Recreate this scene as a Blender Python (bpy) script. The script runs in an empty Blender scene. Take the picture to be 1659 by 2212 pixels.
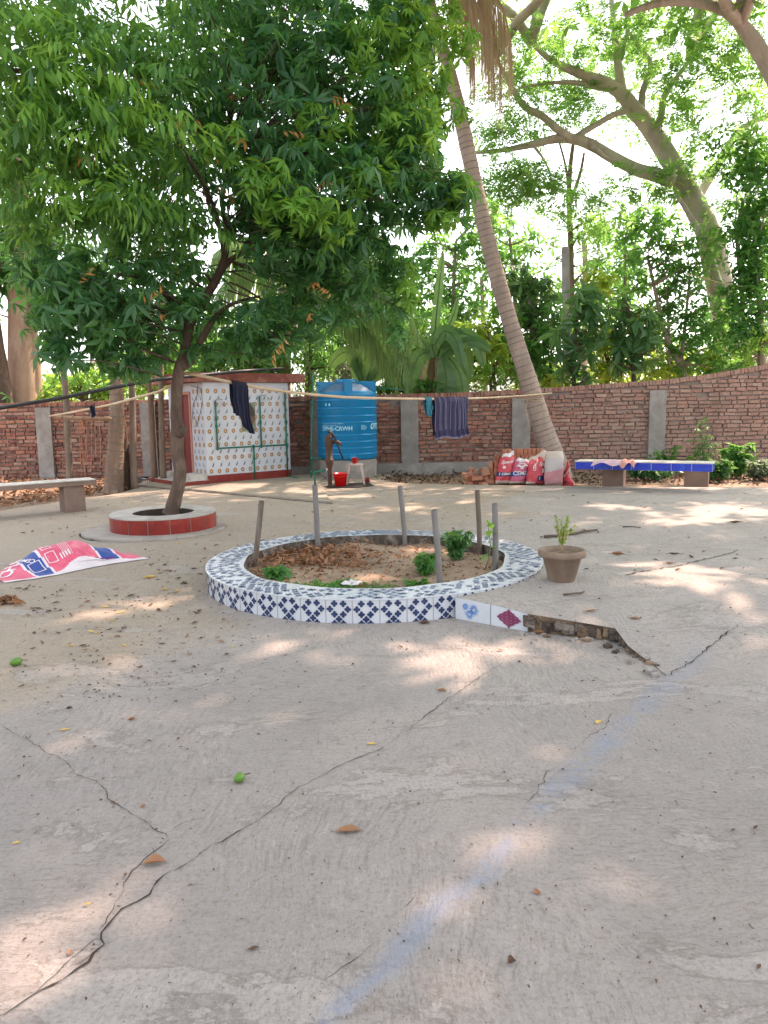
import bpy, math, random
import numpy as np
from mathutils import Vector, Matrix
random.seed(7)
rng = np.random.default_rng(11)
sc = bpy.context.scene
COL = sc.collection
PI = math.pi

# ------------------------------------------------------------------ camera
F, CX, CY = 1597.0, 829.5, 1106.0            # focal length and centre in px of a 1659 x 2212 picture
TILT, ROLL, EYE = math.radians(8.05), math.radians(1.0), 1.5
f_ = Vector((0, math.cos(TILT), -math.sin(TILT)))
r0 = Vector((1, 0, 0)); u0 = Vector((0, math.sin(TILT), math.cos(TILT)))
r_ = r0*math.cos(ROLL) - u0*math.sin(ROLL)
u_ = u0*math.cos(ROLL) + r0*math.sin(ROLL)
cam = bpy.data.cameras.new('camera'); camo = bpy.data.objects.new('camera', cam); COL.objects.link(camo)
cam.sensor_fit = 'VERTICAL'; cam.angle = 2*math.atan(1106/F); cam.clip_end = 500; cam.clip_start = .05
mw = Matrix((r_, u_, -f_)).transposed().to_4x4(); mw.translation = (0, 0, EYE)
camo.matrix_world = mw
sc.camera = camo

# ------------------------------------------------------------------ light
SUN_AZ, SUN_EL = math.radians(50), math.radians(55)
SDIR = Vector((math.sin(SUN_AZ)*math.cos(SUN_EL), math.cos(SUN_AZ)*math.cos(SUN_EL), math.sin(SUN_EL)))
w = bpy.data.worlds.new('World'); sc.world = w; w.use_nodes = True
nt = w.node_tree; bg = nt.nodes['Background']
sky = nt.nodes.new('ShaderNodeTexSky'); sky.sky_type = 'NISHITA'; sky.sun_disc = False
sky.sun_elevation = SUN_EL; sky.sun_rotation = SUN_AZ
sky.air_density = 1.0; sky.dust_density = 3.0; sky.ozone_density = 1.0
hs_ = nt.nodes.new('ShaderNodeHueSaturation'); hs_.inputs['Saturation'].default_value = .38      # a milky tropical sky
wm = nt.nodes.new('ShaderNodeMix'); wm.data_type = 'RGBA'; wm.blend_type = 'MULTIPLY'; wm.inputs[0].default_value = 1; wm.inputs[7].default_value = (1.0, .968, .937, 1)
nt.links.new(sky.outputs[0], hs_.inputs['Color']); nt.links.new(hs_.outputs[0], wm.inputs[6]); nt.links.new(wm.outputs[2], bg.inputs[0]); bg.inputs[1].default_value = 0.15
sun = bpy.data.lights.new('sun', 'SUN'); sun.energy = 2.5; sun.angle = math.radians(.6); sun.color = (1, .71, .57)
so = bpy.data.objects.new('sun', sun); COL.objects.link(so)
so.rotation_euler = (-SDIR).to_track_quat('-Z', 'Y').to_euler(); so.location = (20, 20, 30)
sc.view_settings.view_transform = 'Standard'; sc.view_settings.look = 'None'
sc.view_settings.exposure = 2.3; sc.view_settings.gamma = 1
sc.render.engine = 'CYCLES'
sc.cycles.use_denoising = True
sc.cycles.max_bounces = 8; sc.cycles.transmission_bounces = 6; sc.cycles.diffuse_bounces = 5

# ------------------------------------------------------------------ placing helpers
def ray(px, py): return f_ + r_*((px-CX)/F) - u_*((py-CY)/F)
def G(px, py, z=0.0):                        # the ground point seen at a pixel
    d = ray(px, py); k = (z-EYE)/d.z
    return Vector((d.x*k, d.y*k, z))
def P(px, py, Y):                            # the point seen at a pixel, Y metres ahead
    d = ray(px, py); k = Y/d.y
    return Vector((d.x*k, Y, EYE+d.z*k))
def pxm(Y): return F/Y                       # pixels per metre

class MB:
    def __init__(s): s.v = []; s.f = []; s.m = []
    def add(s, vs, fs, mi=0):
        b = len(s.v); s.v.extend([tuple(v) for v in vs])
        for q in fs: s.f.append(tuple(b+i for i in q)); s.m.append(mi)
    def box(s, c, d, rz=0, mi=0, jit=0, rx=0):
        hx, hy, hz = d[0]/2, d[1]/2, d[2]/2
        R = Matrix.Rotation(rz, 3, 'Z') @ Matrix.Rotation(rx, 3, 'X')
        vs = []
        for x, y, z in ((-1,-1,-1),(1,-1,-1),(1,1,-1),(-1,1,-1),(-1,-1,1),(1,-1,1),(1,1,1),(-1,1,1)):
            p = R @ Vector((x*hx, y*hy, z*hz)) + Vector(c)
            if jit: p += Vector((random.uniform(-jit,jit), random.uniform(-jit,jit), random.uniform(-jit,jit)))
            vs.append(p)
        s.add(vs, [(0,3,2,1),(4,5,6,7),(0,1,5,4),(1,2,6,5),(2,3,7,6),(3,0,4,7)], mi)
    def tube(s, pts, rad, n=8, mi=0, caps=True, wob=0):
        pts = [Vector(p) for p in pts]
        if not hasattr(rad, '__len__'): rad = [rad]*len(pts)
        vs = []; N = len(pts); ref = None
        for i, p in enumerate(pts):
            t = (pts[min(i+1, N-1)] - pts[max(i-1, 0)]).normalized()
            if ref is None:
                ref = t.cross(Vector((0, 0, 1)))
                if ref.length < .05: ref = t.cross(Vector((0, 1, 0)))
            a = (ref - t*ref.dot(t)).normalized(); ref = a; b = t.cross(a)
            for k in range(n):
                th = 2*PI*k/n; rr = rad[i]*(1+(random.uniform(-wob, wob) if wob else 0))
                vs.append(p + a*math.cos(th)*rr + b*math.sin(th)*rr)
        fs = [(i*n+k, i*n+(k+1) % n, (i+1)*n+(k+1) % n, (i+1)*n+k) for i in range(N-1) for k in range(n)]
        if caps: fs += [tuple(range(n-1, -1, -1)), tuple((N-1)*n+k for k in range(n))]
        s.add(vs, fs, mi)
    def lathe(s, prof, c, n=32, mi=0, sx=1, sy=1):
        vs = []; c = Vector(c); N = len(prof)
        for r, z in prof:
            for k in range(n):
                th = 2*PI*k/n; vs.append((c.x+r*sx*math.cos(th), c.y+r*sy*math.sin(th), c.z+z))
        fs = [(i*n+k, i*n+(k+1) % n, (i+1)*n+(k+1) % n, (i+1)*n+k) for i in range(N-1) for k in range(n)]
        s.add(vs, fs, mi)
    def grid(s, fn, nu, nv, mi=0, mif=None):
        vs = [fn(i/nu, j/nv) for j in range(nv+1) for i in range(nu+1)]
        b = len(s.v); s.v.extend([tuple(v) for v in vs])
        for j in range(nv):
            for i in range(nu):
                q = j*(nu+1)+i
                s.f.append((b+q, b+q+1, b+q+nu+2, b+q+nu+1))
                s.m.append(mif((i+.5)/nu, (j+.5)/nv) if mif else mi)
    def prism(s, poly, z0, z1, mi=0, mtop=None):
        n = len(poly)
        vs = [(p[0], p[1], z0) for p in poly]+[(p[0], p[1], z1) for p in poly]
        s.add(vs, [(k, (k+1) % n, n+(k+1) % n, n+k) for k in range(n)]+[tuple(range(n-1, -1, -1))], mi)
        s.add([(p[0], p[1], z1) for p in poly], [tuple(range(n))], mi if mtop is None else mtop)
    def build(s, name, mats, parent=None, smooth=False, loc=None):
        if not isinstance(mats, (list, tuple)): mats = [mats]
        me = bpy.data.meshes.new(name)
        off = origin(parent) if parent is not None else Vector(loc or (0, 0, 0))
        me.from_pydata([(v[0]-off.x, v[1]-off.y, v[2]-off.z) for v in s.v], [], s.f)
        for m in mats: me.materials.append(m)
        me.polygons.foreach_set('material_index', s.m)
        if smooth: me.polygons.foreach_set('use_smooth', [True]*len(s.f))
        me.update()
        o = bpy.data.objects.new(name, me); COL.objects.link(o)
        if parent is not None: o.parent = parent
        else: o.location = off
        return o
def origin(o):
    v = Vector((0, 0, 0))
    while o is not None: v = v+o.location; o = o.parent
    return v
def tag(o, label=None, cat=None, group=None, kind=None):
    for k, x in (('label', label), ('category', cat), ('group', group), ('kind', kind)):
        if x: o[k] = x
    return o
def thing(name, label, cat, loc, group=None):
    o = bpy.data.objects.new(name, None); COL.objects.link(o); o.location = Vector(loc); o.empty_display_size = .1
    return tag(o, label, cat, group)
def fastmesh(name, V, T, mats, parent=None, mi=None, loc=None):      # triangles from numpy arrays
    me = bpy.data.meshes.new(name)
    off = origin(parent) if parent is not None else Vector(loc or (0, 0, 0))
    V = np.asarray(V, np.float32)-np.array(off, np.float32)
    n = len(T)
    me.vertices.add(len(V)); me.vertices.foreach_set('co', V.ravel())
    me.loops.add(n*3); me.loops.foreach_set('vertex_index', np.asarray(T, np.int32).ravel())
    me.polygons.add(n); me.polygons.foreach_set('loop_start', np.arange(0, n*3, 3, dtype=np.int32))
    me.polygons.foreach_set('loop_total', np.full(n, 3, np.int32))
    for m in (mats if isinstance(mats, (list, tuple)) else [mats]): me.materials.append(m)
    if mi is not None: me.polygons.foreach_set('material_index', np.asarray(mi, np.int32))
    me.update(calc_edges=True); me.validate()
    o = bpy.data.objects.new(name, me); COL.objects.link(o)
    if parent is not None: o.parent = parent
    else: o.location = off
    return o
_tx = {}
def text2d(s, size=1.0, bold=0.0, shear=0.0):
    key = (s, size, bold, shear)
    if key in _tx: return _tx[key]
    cu = bpy.data.curves.new('lettering', 'FONT'); cu.body = s; cu.size = size; cu.offset = bold; cu.shear = shear; cu.resolution_u = 3
    o = bpy.data.objects.new('lettering', cu); COL.objects.link(o)
    bpy.context.view_layer.update()
    dg = bpy.context.evaluated_depsgraph_get(); me = o.evaluated_get(dg).to_mesh()
    vs = [tuple(v.co)[:2] for v in me.vertices]; fs = [tuple(p.vertices) for p in me.polygons]
    o.evaluated_get(dg).to_mesh_clear(); bpy.data.objects.remove(o); bpy.data.curves.remove(cu)
    _tx[key] = (vs, fs); return vs, fs

# ------------------------------------------------------------------ materials
def newmat(name):
    m = bpy.data.materials.new(name); m.use_nodes = True
    n = m.node_tree; return m, n, n.nodes['Principled BSDF'], n.links.new
def c4(c): return (c[0], c[1], c[2], 1)
def noise(n, scale, detail=5, rough=.55, vec=None, dist=0):
    t = n.nodes.new('ShaderNodeTexNoise'); t.inputs['Scale'].default_value = scale
    t.inputs['Detail'].default_value = detail; t.inputs['Roughness'].default_value = rough; t.inputs['Distortion'].default_value = dist
    if vec is not None: n.links.new(vec, t.inputs['Vector'])
    return t
def ramp(n, fac, stops, interp='LINEAR'):
    t = n.nodes.new('ShaderNodeValToRGB'); e = t.color_ramp; e.interpolation = interp
    while len(e.elements) < len(stops): e.elements.new(.5)
    for k, (p, c) in enumerate(stops):
        e.elements[k].position = p; e.elements[k].color = c4(c) if hasattr(c, '__len__') else (c, c, c, 1)
    n.links.new(fac, t.inputs[0]); return t
def mix(n, fac, a, b, mode='MIX'):
    t = n.nodes.new('ShaderNodeMix'); t.data_type = 'RGBA'; t.blend_type = mode
    for inp, val in ((t.inputs[0], fac), (t.inputs[6], a), (t.inputs[7], b)):
        if isinstance(val, (int, float)): inp.default_value = val
        elif isinstance(val, (tuple, list)): inp.default_value = c4(val)
        else: n.links.new(val, inp)
    return t.outputs[2]
def math_(n, op, a, b=None, clamp=False):
    t = n.nodes.new('ShaderNodeMath'); t.operation = op; t.use_clamp = clamp
    for k, v in enumerate((a, b)):
        if v is None: continue
        if isinstance(v, (int, float)): t.inputs[k].default_value = v
        else: n.links.new(v, t.inputs[k])
    return t.outputs[0]
def coords(n, kind='Object'): return n.nodes.new('ShaderNodeTexCoord').outputs[kind]
def mapping(n, vec, scale=(1, 1, 1), rot=(0, 0, 0)):
    t = n.nodes.new('ShaderNodeMapping'); t.inputs['Scale'].default_value = scale; t.inputs['Rotation'].default_value = rot
    n.links.new(vec, t.inputs[0]); return t.outputs[0]
def bump(n, h, strength, dist=.01, prev=None):
    t = n.nodes.new('ShaderNodeBump'); t.inputs['Strength'].default_value = strength; t.inputs['Distance'].default_value = dist
    n.links.new(h, t.inputs['Height'])
    if prev is not None: n.links.new(prev, t.inputs['Normal'])
    return t.outputs[0]
def M(name, c1, c2=None, rough=.7, scale=6, bs=40, bst=.3, bd=.004, metal=0, stain=None, spec=.4, stretch=(1, 1, 1), tv=0):
    m, n, p, L = newmat(name); co = mapping(n, coords(n), stretch)
    c2 = c2 or tuple(x*.75 for x in c1)
    a = noise(n, scale, 6, .6, co)
    col = ramp(n, a.outputs[0], [(.32, c1), (.68, c2)]).outputs[0]
    if stain:
        b = noise(n, scale*.45, 8, .7, co, .6)
        col = mix(n, ramp(n, b.outputs[0], [(.5, 0), (.66, 1)]).outputs[0], col, stain)
    L(col, p.inputs['Base Color']); p.inputs['Roughness'].default_value = rough; p.inputs['Metallic'].default_value = metal
    p.inputs['Specular IOR Level'].default_value = spec
    if bst:
        b = noise(n, bs, 6, .65, co); L(bump(n, b.outputs[0], bst, bd), p.inputs['Normal'])
    return m
def leafmat(name, cols, trans, tw=.4, rough=.45, spec=.35):
    m, n, p, L = newmat(name)
    g = n.nodes.new('ShaderNodeNewGeometry')
    st = [(i/(max(1, len(cols)-1)), c) for i, c in enumerate(cols)]
    col = ramp(n, g.outputs['Random Per Island'], st).outputs[0]
    L(col, p.inputs['Base Color']); p.inputs['Roughness'].default_value = rough; p.inputs['Specular IOR Level'].default_value = spec
    t = n.nodes.new('ShaderNodeBsdfTranslucent'); L(mix(n, .5, col, trans), t.inputs[0])
    x = n.nodes.new('ShaderNodeMixShader'); x.inputs[0].default_value = tw
    L(p.outputs[0], x.inputs[1]); L(t.outputs[0], x.inputs[2]); L(x.outputs[0], n.nodes['Material Output'].inputs[0])
    return m
def concrete_ground():
    m, n, p, L = newmat('worn_concrete'); co = coords(n)
    sx = n.nodes.new('ShaderNodeSeparateXYZ'); L(co, sx.inputs[0]); X, Y = sx.outputs[0], sx.outputs[1]
    big = noise(n, .55, 5, .55, co); mid = noise(n, 2.6, 7, .62, co, .4); fine = noise(n, 60, 5, .7, co); grit = noise(n, 230, 3, .7, co)
    col = ramp(n, big.outputs[0], [(.3, (.265, .24, .222)), (.5, (.298, .268, .246)), (.72, (.325, .28, .25))]).outputs[0]
    pale = ramp(n, math_(n, 'ADD', math_(n, 'MULTIPLY', Y, .1), math_(n, 'MULTIPLY', math_(n, 'SUBTRACT', big.outputs[0], .5), .55)), [(.25, 0), (.58, .85)]).outputs[0]  # paler further off: the brighter light back there put into the colour
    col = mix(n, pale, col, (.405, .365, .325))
    col = mix(n, ramp(n, mid.outputs[0], [(.35, .0), (.75, .45)]).outputs[0], col, (.25, .232, .218))
    # sandy tone at the back left
    bx = math_(n, 'ADD', math_(n, 'MULTIPLY', X, -.22), math_(n, 'MULTIPLY', Y, .12))
    bx = math_(n, 'ADD', bx, math_(n, 'MULTIPLY', math_(n, 'SUBTRACT', big.outputs[0], .5), 1.2))
    col = mix(n, ramp(n, bx, [(.80, 0), (1.15, .65)]).outputs[0], col, (.36, .285, .195))
    # trowel streaks that turn with a slow noise
    wv = noise(n, .8, 2, .5, co)
    dv = n.nodes.new('ShaderNodeVectorMath'); dv.operation = 'MULTIPLY_ADD'
    L(wv.outputs[1], dv.inputs[0]); dv.inputs[1].default_value = (.55, .55, 0); L(co, dv.inputs[2])
    st1 = noise(n, 1, 5, .62, mapping(n, dv.outputs[0], (11, 60, 7), (0, 0, .35)))
    st2 = noise(n, 1, 4, .6, mapping(n, dv.outputs[0], (52, 10, 9), (0, 0, -.5)))
    area = ramp(n, noise(n, .7, 3, .5, mapping(n, co, (1, 1, 1), (0, 0, 1.1))).outputs[0], [(.42, 0), (.58, 1)]).outputs[0]
    st = mix(n, area, st1.outputs[0], st2.outputs[0])
    col = mix(n, ramp(n, st, [(.34, .5), (.46, 0)]).outputs[0], col, (.18, .157, .14))
    col = mix(n, ramp(n, st, [(.56, 0), (.70, .30)]).outputs[0], col, (.47, .43, .395))
    # thin smooth skim coat flaking off: crisp edged patches
    fk = noise(n, 1.35, 9, .66, mapping(n, co, (.75, 1.5, 1), (0, 0, -.6)), .5)
    fkm = ramp(n, fk.outputs[0], [(.575, 0), (.585, 1)]).outputs[0]
    near = ramp(n, Y, [(.0, 1), (.6, 1)]).outputs[0]
    col = mix(n, math_(n, 'MULTIPLY', fkm, .5), col, (.385, .35, .322))
    edge = ramp(n, fk.outputs[0], [(.560, 0), (.572, 1), (.578, 1), (.590, 0)]).outputs[0]
    col = mix(n, math_(n, 'MULTIPLY', edge, .45), col, (.17, .145, .125))
    # specks of dirt
    vo = n.nodes.new('ShaderNodeTexVoronoi'); vo.inputs['Scale'].default_value = 22; L(co, vo.inputs[0])
    sp = ramp(n, math_(n, 'ADD', vo.outputs[0], math_(n, 'MULTIPLY', mid.outputs[0], .16)), [(.125, 1), (.15, 0)]).outputs[0]
    col = mix(n, math_(n, 'MULTIPLY', sp, .7), col, (.10, .08, .065))
    col = mix(n, ramp(n, fine.outputs[0], [(.36, .5), (.52, 0)]).outputs[0], col, (.175, .15, .135))
    pit = noise(n, 14, 8, .78, co, .3)
    col = mix(n, ramp(n, pit.outputs[0], [(.33, .55), (.46, 0)]).outputs[0], col, (.19, .165, .148))
    col = mix(n, ramp(n, pit.outputs[0], [(.56, 0), (.72, .35)]).outputs[0], col, (.44, .395, .36))
    agg = ramp(n, grit.outputs[0], [(.30, 1), (.40, 0)]).outputs[0]
    col = mix(n, math_(n, 'MULTIPLY', agg, .55), col, (.11, .095, .085))
    # old blue wash along a joint
    a, b = G(690, 2200), G(1430, 1480); d = (b-a).normalized(); nn = Vector((-d.y, d.x, 0)); cst = -nn.dot(a)
    dist = math_(n, 'ADD', math_(n, 'ADD', math_(n, 'MULTIPLY', X, nn.x), math_(n, 'MULTIPLY', Y, nn.y)), cst+.02)
    ad = math_(n, 'ABSOLUTE', math_(n, 'ADD', dist, math_(n, 'MULTIPLY', math_(n, 'SUBTRACT', mid.outputs[0], .5), .22)))
    adn = math_(n, 'DIVIDE', ad, math_(n, 'ADD', math_(n, 'MULTIPLY', Y, .26), .02))
    bl = ramp(n, adn, [(0, 1), (.03, .75), (.10, 0)]).outputs[0]
    blg = math_(n, 'ADD', math_(n, 'MULTIPLY', noise(n, 4.0, 8, .75, co, .6).outputs[0], .75), math_(n, 'MULTIPLY', noise(n, 45, 4, .7, co).outputs[0], .25))
    bl2 = math_(n, 'MULTIPLY', bl, ramp(n, blg, [(.43, 0), (.53, .55)]).outputs[0])
    bl2 = math_(n, 'MULTIPLY', bl2, ramp(n, math_(n, 'MULTIPLY', Y, .1), [(.36, 1), (.46, 0)]).outputs[0])
    col = mix(n, bl2, col, (.20, .245, .33))
    col = mix(n, .12, col, grit.outputs[1], 'OVERLAY')
    L(col, p.inputs['Base Color'])
    p.inputs['Roughness'].default_value = .78; p.inputs['Specular IOR Level'].default_value = .25
    b1 = bump(n, st, 1.0, .016)
    b2 = bump(n, fkm, .5, .003, b1)
    b3 = bump(n, pit.outputs[0], .8, .020, bump(n, fine.outputs[0], .8, .006, b2))
    b4 = bump(n, mid.outputs[0], .35, .03, b3)
    L(b4, p.inputs['Normal'])
    return m
def brickmat(name, pale_right=True, sat=1):
    m, n, p, L = newmat(name); co = coords(n)
    g = n.nodes.new('ShaderNodeNewGeometry')
    col = ramp(n, g.outputs['Random Per Island'], [(0, (.15, .060, .050)), (.25, (.34, .13, .090)), (.5, (.25, .10, .080)), (.7, (.43, .185, .115)), (.86, (.31, .155, .12)), (1, (.50, .33, .24))]).outputs[0]
    a = noise(n, 9, 7, .7, co); col = mix(n, ramp(n, a.outputs[0], [(.45, 0), (.64, .75)]).outputs[0], col, (.38, .275, .225))
    if pale_right:
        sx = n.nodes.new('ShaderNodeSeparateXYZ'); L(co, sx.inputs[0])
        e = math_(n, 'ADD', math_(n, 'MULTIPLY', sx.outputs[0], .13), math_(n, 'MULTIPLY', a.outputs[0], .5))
        col = mix(n, ramp(n, e, [(.5, 0), (1.0, .5)]).outputs[0], col, (.43, .315, .265))  # dust and the sunlit right end's paler tone, both put into the colour
        b = noise(n, 1.1, 6, .65, co); col = mix(n, ramp(n, b.outputs[0], [(.55, 0), (.75, .5)]).outputs[0], col, (.12, .085, .075))
    L(col, p.inputs['Base Color']); p.inputs['Roughness'].default_value = .9; p.inputs['Specular IOR Level'].default_value = .15
    L(bump(n, noise(n, 22, 7, .75, co).outputs[0], 1, .03), p.inputs['Normal'])
    return m

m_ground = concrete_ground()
m_soil = M('dry_soil', (.24, .17, .115), (.15, .105, .075), .95, 3, 25, .8, .02, stain=(.31, .235, .17))
m_darksoil = M('dark_soil', (.06, .04, .03), (.03, .022, .018), .95, 6, 40, .8, .02)
m_sand = M('sandy_soil', (.33, .24, .165), (.21, .15, .10), .95, 4, 30, .8, .015, stain=(.22, .15, .10))
m_dark = M('dark_gap', (.02, .016, .013), (.03, .024, .02), .95, bst=0)
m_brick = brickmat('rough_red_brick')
m_brick2, _n, _p, _L = newmat('new_orange_brick')
_oi = _n.nodes.new('ShaderNodeObjectInfo'); _c = ramp(_n, _oi.outputs['Random'], [(0, (.24, .08, .05)), (.4, (.38, .14, .075)), (.8, (.48, .21, .115)), (1, (.42, .27, .18))]).outputs[0]
_no = noise(_n, 14, 6, .7, coords(_n)); _L(mix(_n, ramp(_n, _no.outputs[0], [(.45, 0), (.7, .6)]).outputs[0], _c, (.40, .28, .21)), _p.inputs['Base Color']); _p.inputs['Roughness'].default_value = .9
_L(bump(_n, noise(_n, 50, 5, .7, coords(_n)).outputs[0], .5, .006), _p.inputs['Normal'])
m_mortar = M('mortar', (.30, .25, .215), (.17, .135, .115), .95, 5, 40, .6, .01)
m_conc = M('grey_concrete', (.30, .275, .25), (.22, .20, .185), .88, 5, 45, .5, .006, stain=(.36, .34, .32))
m_conc_l = M('pale_concrete', (.58, .54, .49), (.47, .43, .39), .8, 5, 45, .3, .004, stain=(.36, .32, .28))
m_conc_b = M('brown_concrete', (.24, .165, .13), (.17, .115, .09), .88, 5, 45, .5, .006)
m_white_tile = M('white_glazed_tile', (.52, .54, .57), (.46, .48, .51), .22, 4, 6, .02, .002, spec=.5)
m_shed_tile = M('white_wall_tile', (.56, .59, .64), (.50, .53, .59), .25, 3, 6, .02, .002, spec=.5)
m_navy = M('navy_glaze', (.012, .02, .07), (.03, .05, .12), .25, 20, bst=0, spec=.5)
m_navy_f = M('worn_blue_glaze', (.035, .065, .16), (.13, .18, .28), .35, 14, bst=0, spec=.5)
m_tgrey = M('grey_tile_print', (.50, .50, .49), (.58, .58, .57), .35, 12, bst=0)
m_grout = M('grout', (.28, .27, .26), (.2, .19, .18), .9, 12, bst=0)
m_gold = M('gold_print', (.42, .21, .03), (.30, .14, .02), .35, 20, bst=0)
m_grey_print = M('slate_print', (.10, .12, .14), (.2, .22, .24), .4, 20, bst=0)
m_red_tile = M('red_glazed_tile', (.22, .016, .010), (.16, .012, .009), .28, 5, 8, .03, .002, stain=(.25, .038, .024), spec=.5)
m_red_paint = M('faded_red_paint', (.25, .082, .06), (.165, .05, .038), .85, 4, 30, .4, .004, stain=(.42, .21, .16))
m_pink_paint = M('pink_door_frame', (.55, .25, .19), (.45, .19, .14), .6, 5, 30, .15)
m_maroon = M('maroon_door', (.23, .035, .035), (.17, .03, .03), .4, 4, 30, .1)
m_purple = M('plum_print', (.17, .03, .08), (.22, .06, .12), .3, 15, bst=0)
m_bluepr = M('blue_flower_print', (.06, .16, .42), (.14, .28, .55), .3, 15, bst=0)
m_cobalt = M('cobalt_glazed_tile', (.012, .03, .36), (.02, .05, .48), .18, 7, 10, .03, .002, stain=(.03, .10, .55), spec=.55)
m_tank = M('blue_plastic', (.004, .185, .40), (.006, .21, .44), .33, 2.5, 8, .05, .01, spec=.45)
m_tank_top = M('dusty_blue_plastic', (.08, .15, .22), (.03, .13, .27), .6, 3, 20, .15, .006)
m_cyan = M('pale_blue_lettering', (.30, .62, .80), (.36, .68, .84), .5, 5, bst=0)
m_iron = M('rusty_iron', (.055, .033, .025), (.11, .055, .035), .6, 12, 60, .4, .004, metal=.3)
m_black = M('black_plastic', (.012, .012, .014), (.02, .02, .022), .45, 6, 30, .1)
m_green_pipe = M('green_pipe', (.005, .12, .075), (.008, .17, .11), .35, 5, bst=.05)
m_red_pl = M('red_plastic', (.62, .012, .010), (.55, .012, .012), .3, 4, 10, .03, spec=.5)
m_stool = M('grey_pink_plastic', (.52, .42, .38), (.42, .31, .28), .4, 5, 15, .05)
m_stool_d = M('maroon_plastic', (.25, .05, .05), (.18, .04, .04), .4, 5, 15, .05)
m_bamboo = M('dry_bamboo', (.58, .44, .28), (.46, .32, .19), .55, 6, 30, .2, .003, stretch=(.6, 1, 1), stain=(.62, .52, .38))
m_bamboo_d = M('brown_bamboo', (.33, .20, .12), (.24, .14, .085), .6, 8, 30, .2, .003)
m_bark = M('dark_bark', (.115, .075, .052), (.06, .04, .03), .9, 9, 28, 1, .02, stretch=(1, 1, .35), stain=(.17, .12, .09))
m_bark_w = M('warm_bark', (.38, .255, .175), (.26, .17, .12), .9, 5, 26, .8, .015, stretch=(1, 1, .3), stain=(.46, .36, .27))
m_bark_g = M('grey_bark', (.36, .285, .235), (.25, .195, .16), .9, 4, 22, .8, .02, stretch=(1, 1, .4))
m_pvc = M('grey_pvc', (.17, .16, .152), (.12, .108, .098), .5, 7, 30, .2, .003, stretch=(1, 1, .4), stain=(.10, .075, .055))
m_pvc_d = M('mud_stained_pvc', (.13, .095, .065), (.08, .06, .045), .7, 7, 30, .3, .003, stretch=(1, 1, .4), stain=(.2, .19, .18))
m_clay = M('cement_pot', (.24, .175, .125), (.14, .10, .072), .85, 6, 40, .4, .004, stretch=(1, 1, .6), stain=(.17, .10, .065))
m_twig = M('twig_bark', (.12, .085, .05), (.08, .06, .04), .9, 20, 60, .5, .003)
m_gstem = M('green_stem', (.12, .16, .05), (.09, .12, .04), .7, 20, bst=.1)
m_paleg = M('pale_wood', (.46, .33, .22), (.36, .25, .16), .8, 10, 40, .3)
m_white_fab = M('white_woven_plastic', (.66, .60, .60), (.56, .50, .52), .6, 8, 90, .2, .003)
m_pink_fab = M('pink_woven_plastic', (.62, .10, .17), (.52, .07, .14), .5, 7, 90, .2, .003, stain=(.66, .22, .26))
m_red_fab = M('red_woven_plastic', (.56, .07, .085), (.46, .05, .07), .5, 7, 60, .25, .005, stain=(.60, .20, .20))
m_mag_fab = M('magenta_woven_plastic', (.54, .12, .19), (.44, .08, .16), .5, 7, 60, .25, .005)
m_blue_fab = M('blue_print_band', (.02, .05, .22), (.03, .07, .27), .5, 9, 60, .2, .003)
m_dnavy_fab = M('dark_print_band', (.025, .025, .085), (.035, .03, .11), .5, 9, 60, .2, .003)
m_letter = M('white_print', (.72, .66, .66), (.64, .57, .58), .6, 9, bst=0)
m_cream = M('cream_sack', (.56, .47, .40), (.46, .37, .31), .6, 6, 60, .25, .005)
m_grey_sack = M('grey_sack', (.42, .38, .36), (.46, .40, .38), .6, 6, 60, .25, .005)
m_dust_pink = M('dusty_pink_sack', (.50, .20, .23), (.46, .26, .27), .6, 5, 60, .25, .005)
m_purple_fab = M('purple_lining', (.12, .02, .20), (.08, .015, .14), .6, 8, bst=0)
m_cloth_b = M('black_cloth', (.008, .010, .028), (.014, .016, .04), .9, 9, 120, .3, .002)
m_cloth_n = M('navy_cloth', (.020, .018, .050), (.03, .026, .068), .9, 9, 120, .3, .002)
m_cloth_s = M('pale_stripe', (.15, .14, .20), (.10, .09, .15), .9, 9, 120, .3, .002)
m_teal = M('teal_rag', (.02, .12, .17), (.03, .17, .22), .9, 9, 100, .3, .002)
m_pinkcl = M('pale_pink_cloth', (.60, .42, .45), (.52, .34, .38), .9, 9, 90, .4, .003)
m_pinkcl2 = M('rose_cloth', (.46, .20, .17), (.52, .30, .26), .9, 12, 90, .4, .003)
m_mango = M('green_mango', (.06, .15, .015), (.10, .20, .025), .35, 6, 20, .1)
m_mirror, _n, _p, _L = newmat('mirror_glass'); _p.inputs['Base Color'].default_value = (.09, .075, .07, 1); _p.inputs['Metallic'].default_value = 1; _p.inputs['Roughness'].default_value = .03  # dark brown tint stands in for a dark reflection
m_chrome = M('chrome', (.5, .5, .5), (.4, .4, .4), .25, metal=.9, bst=0)

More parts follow.
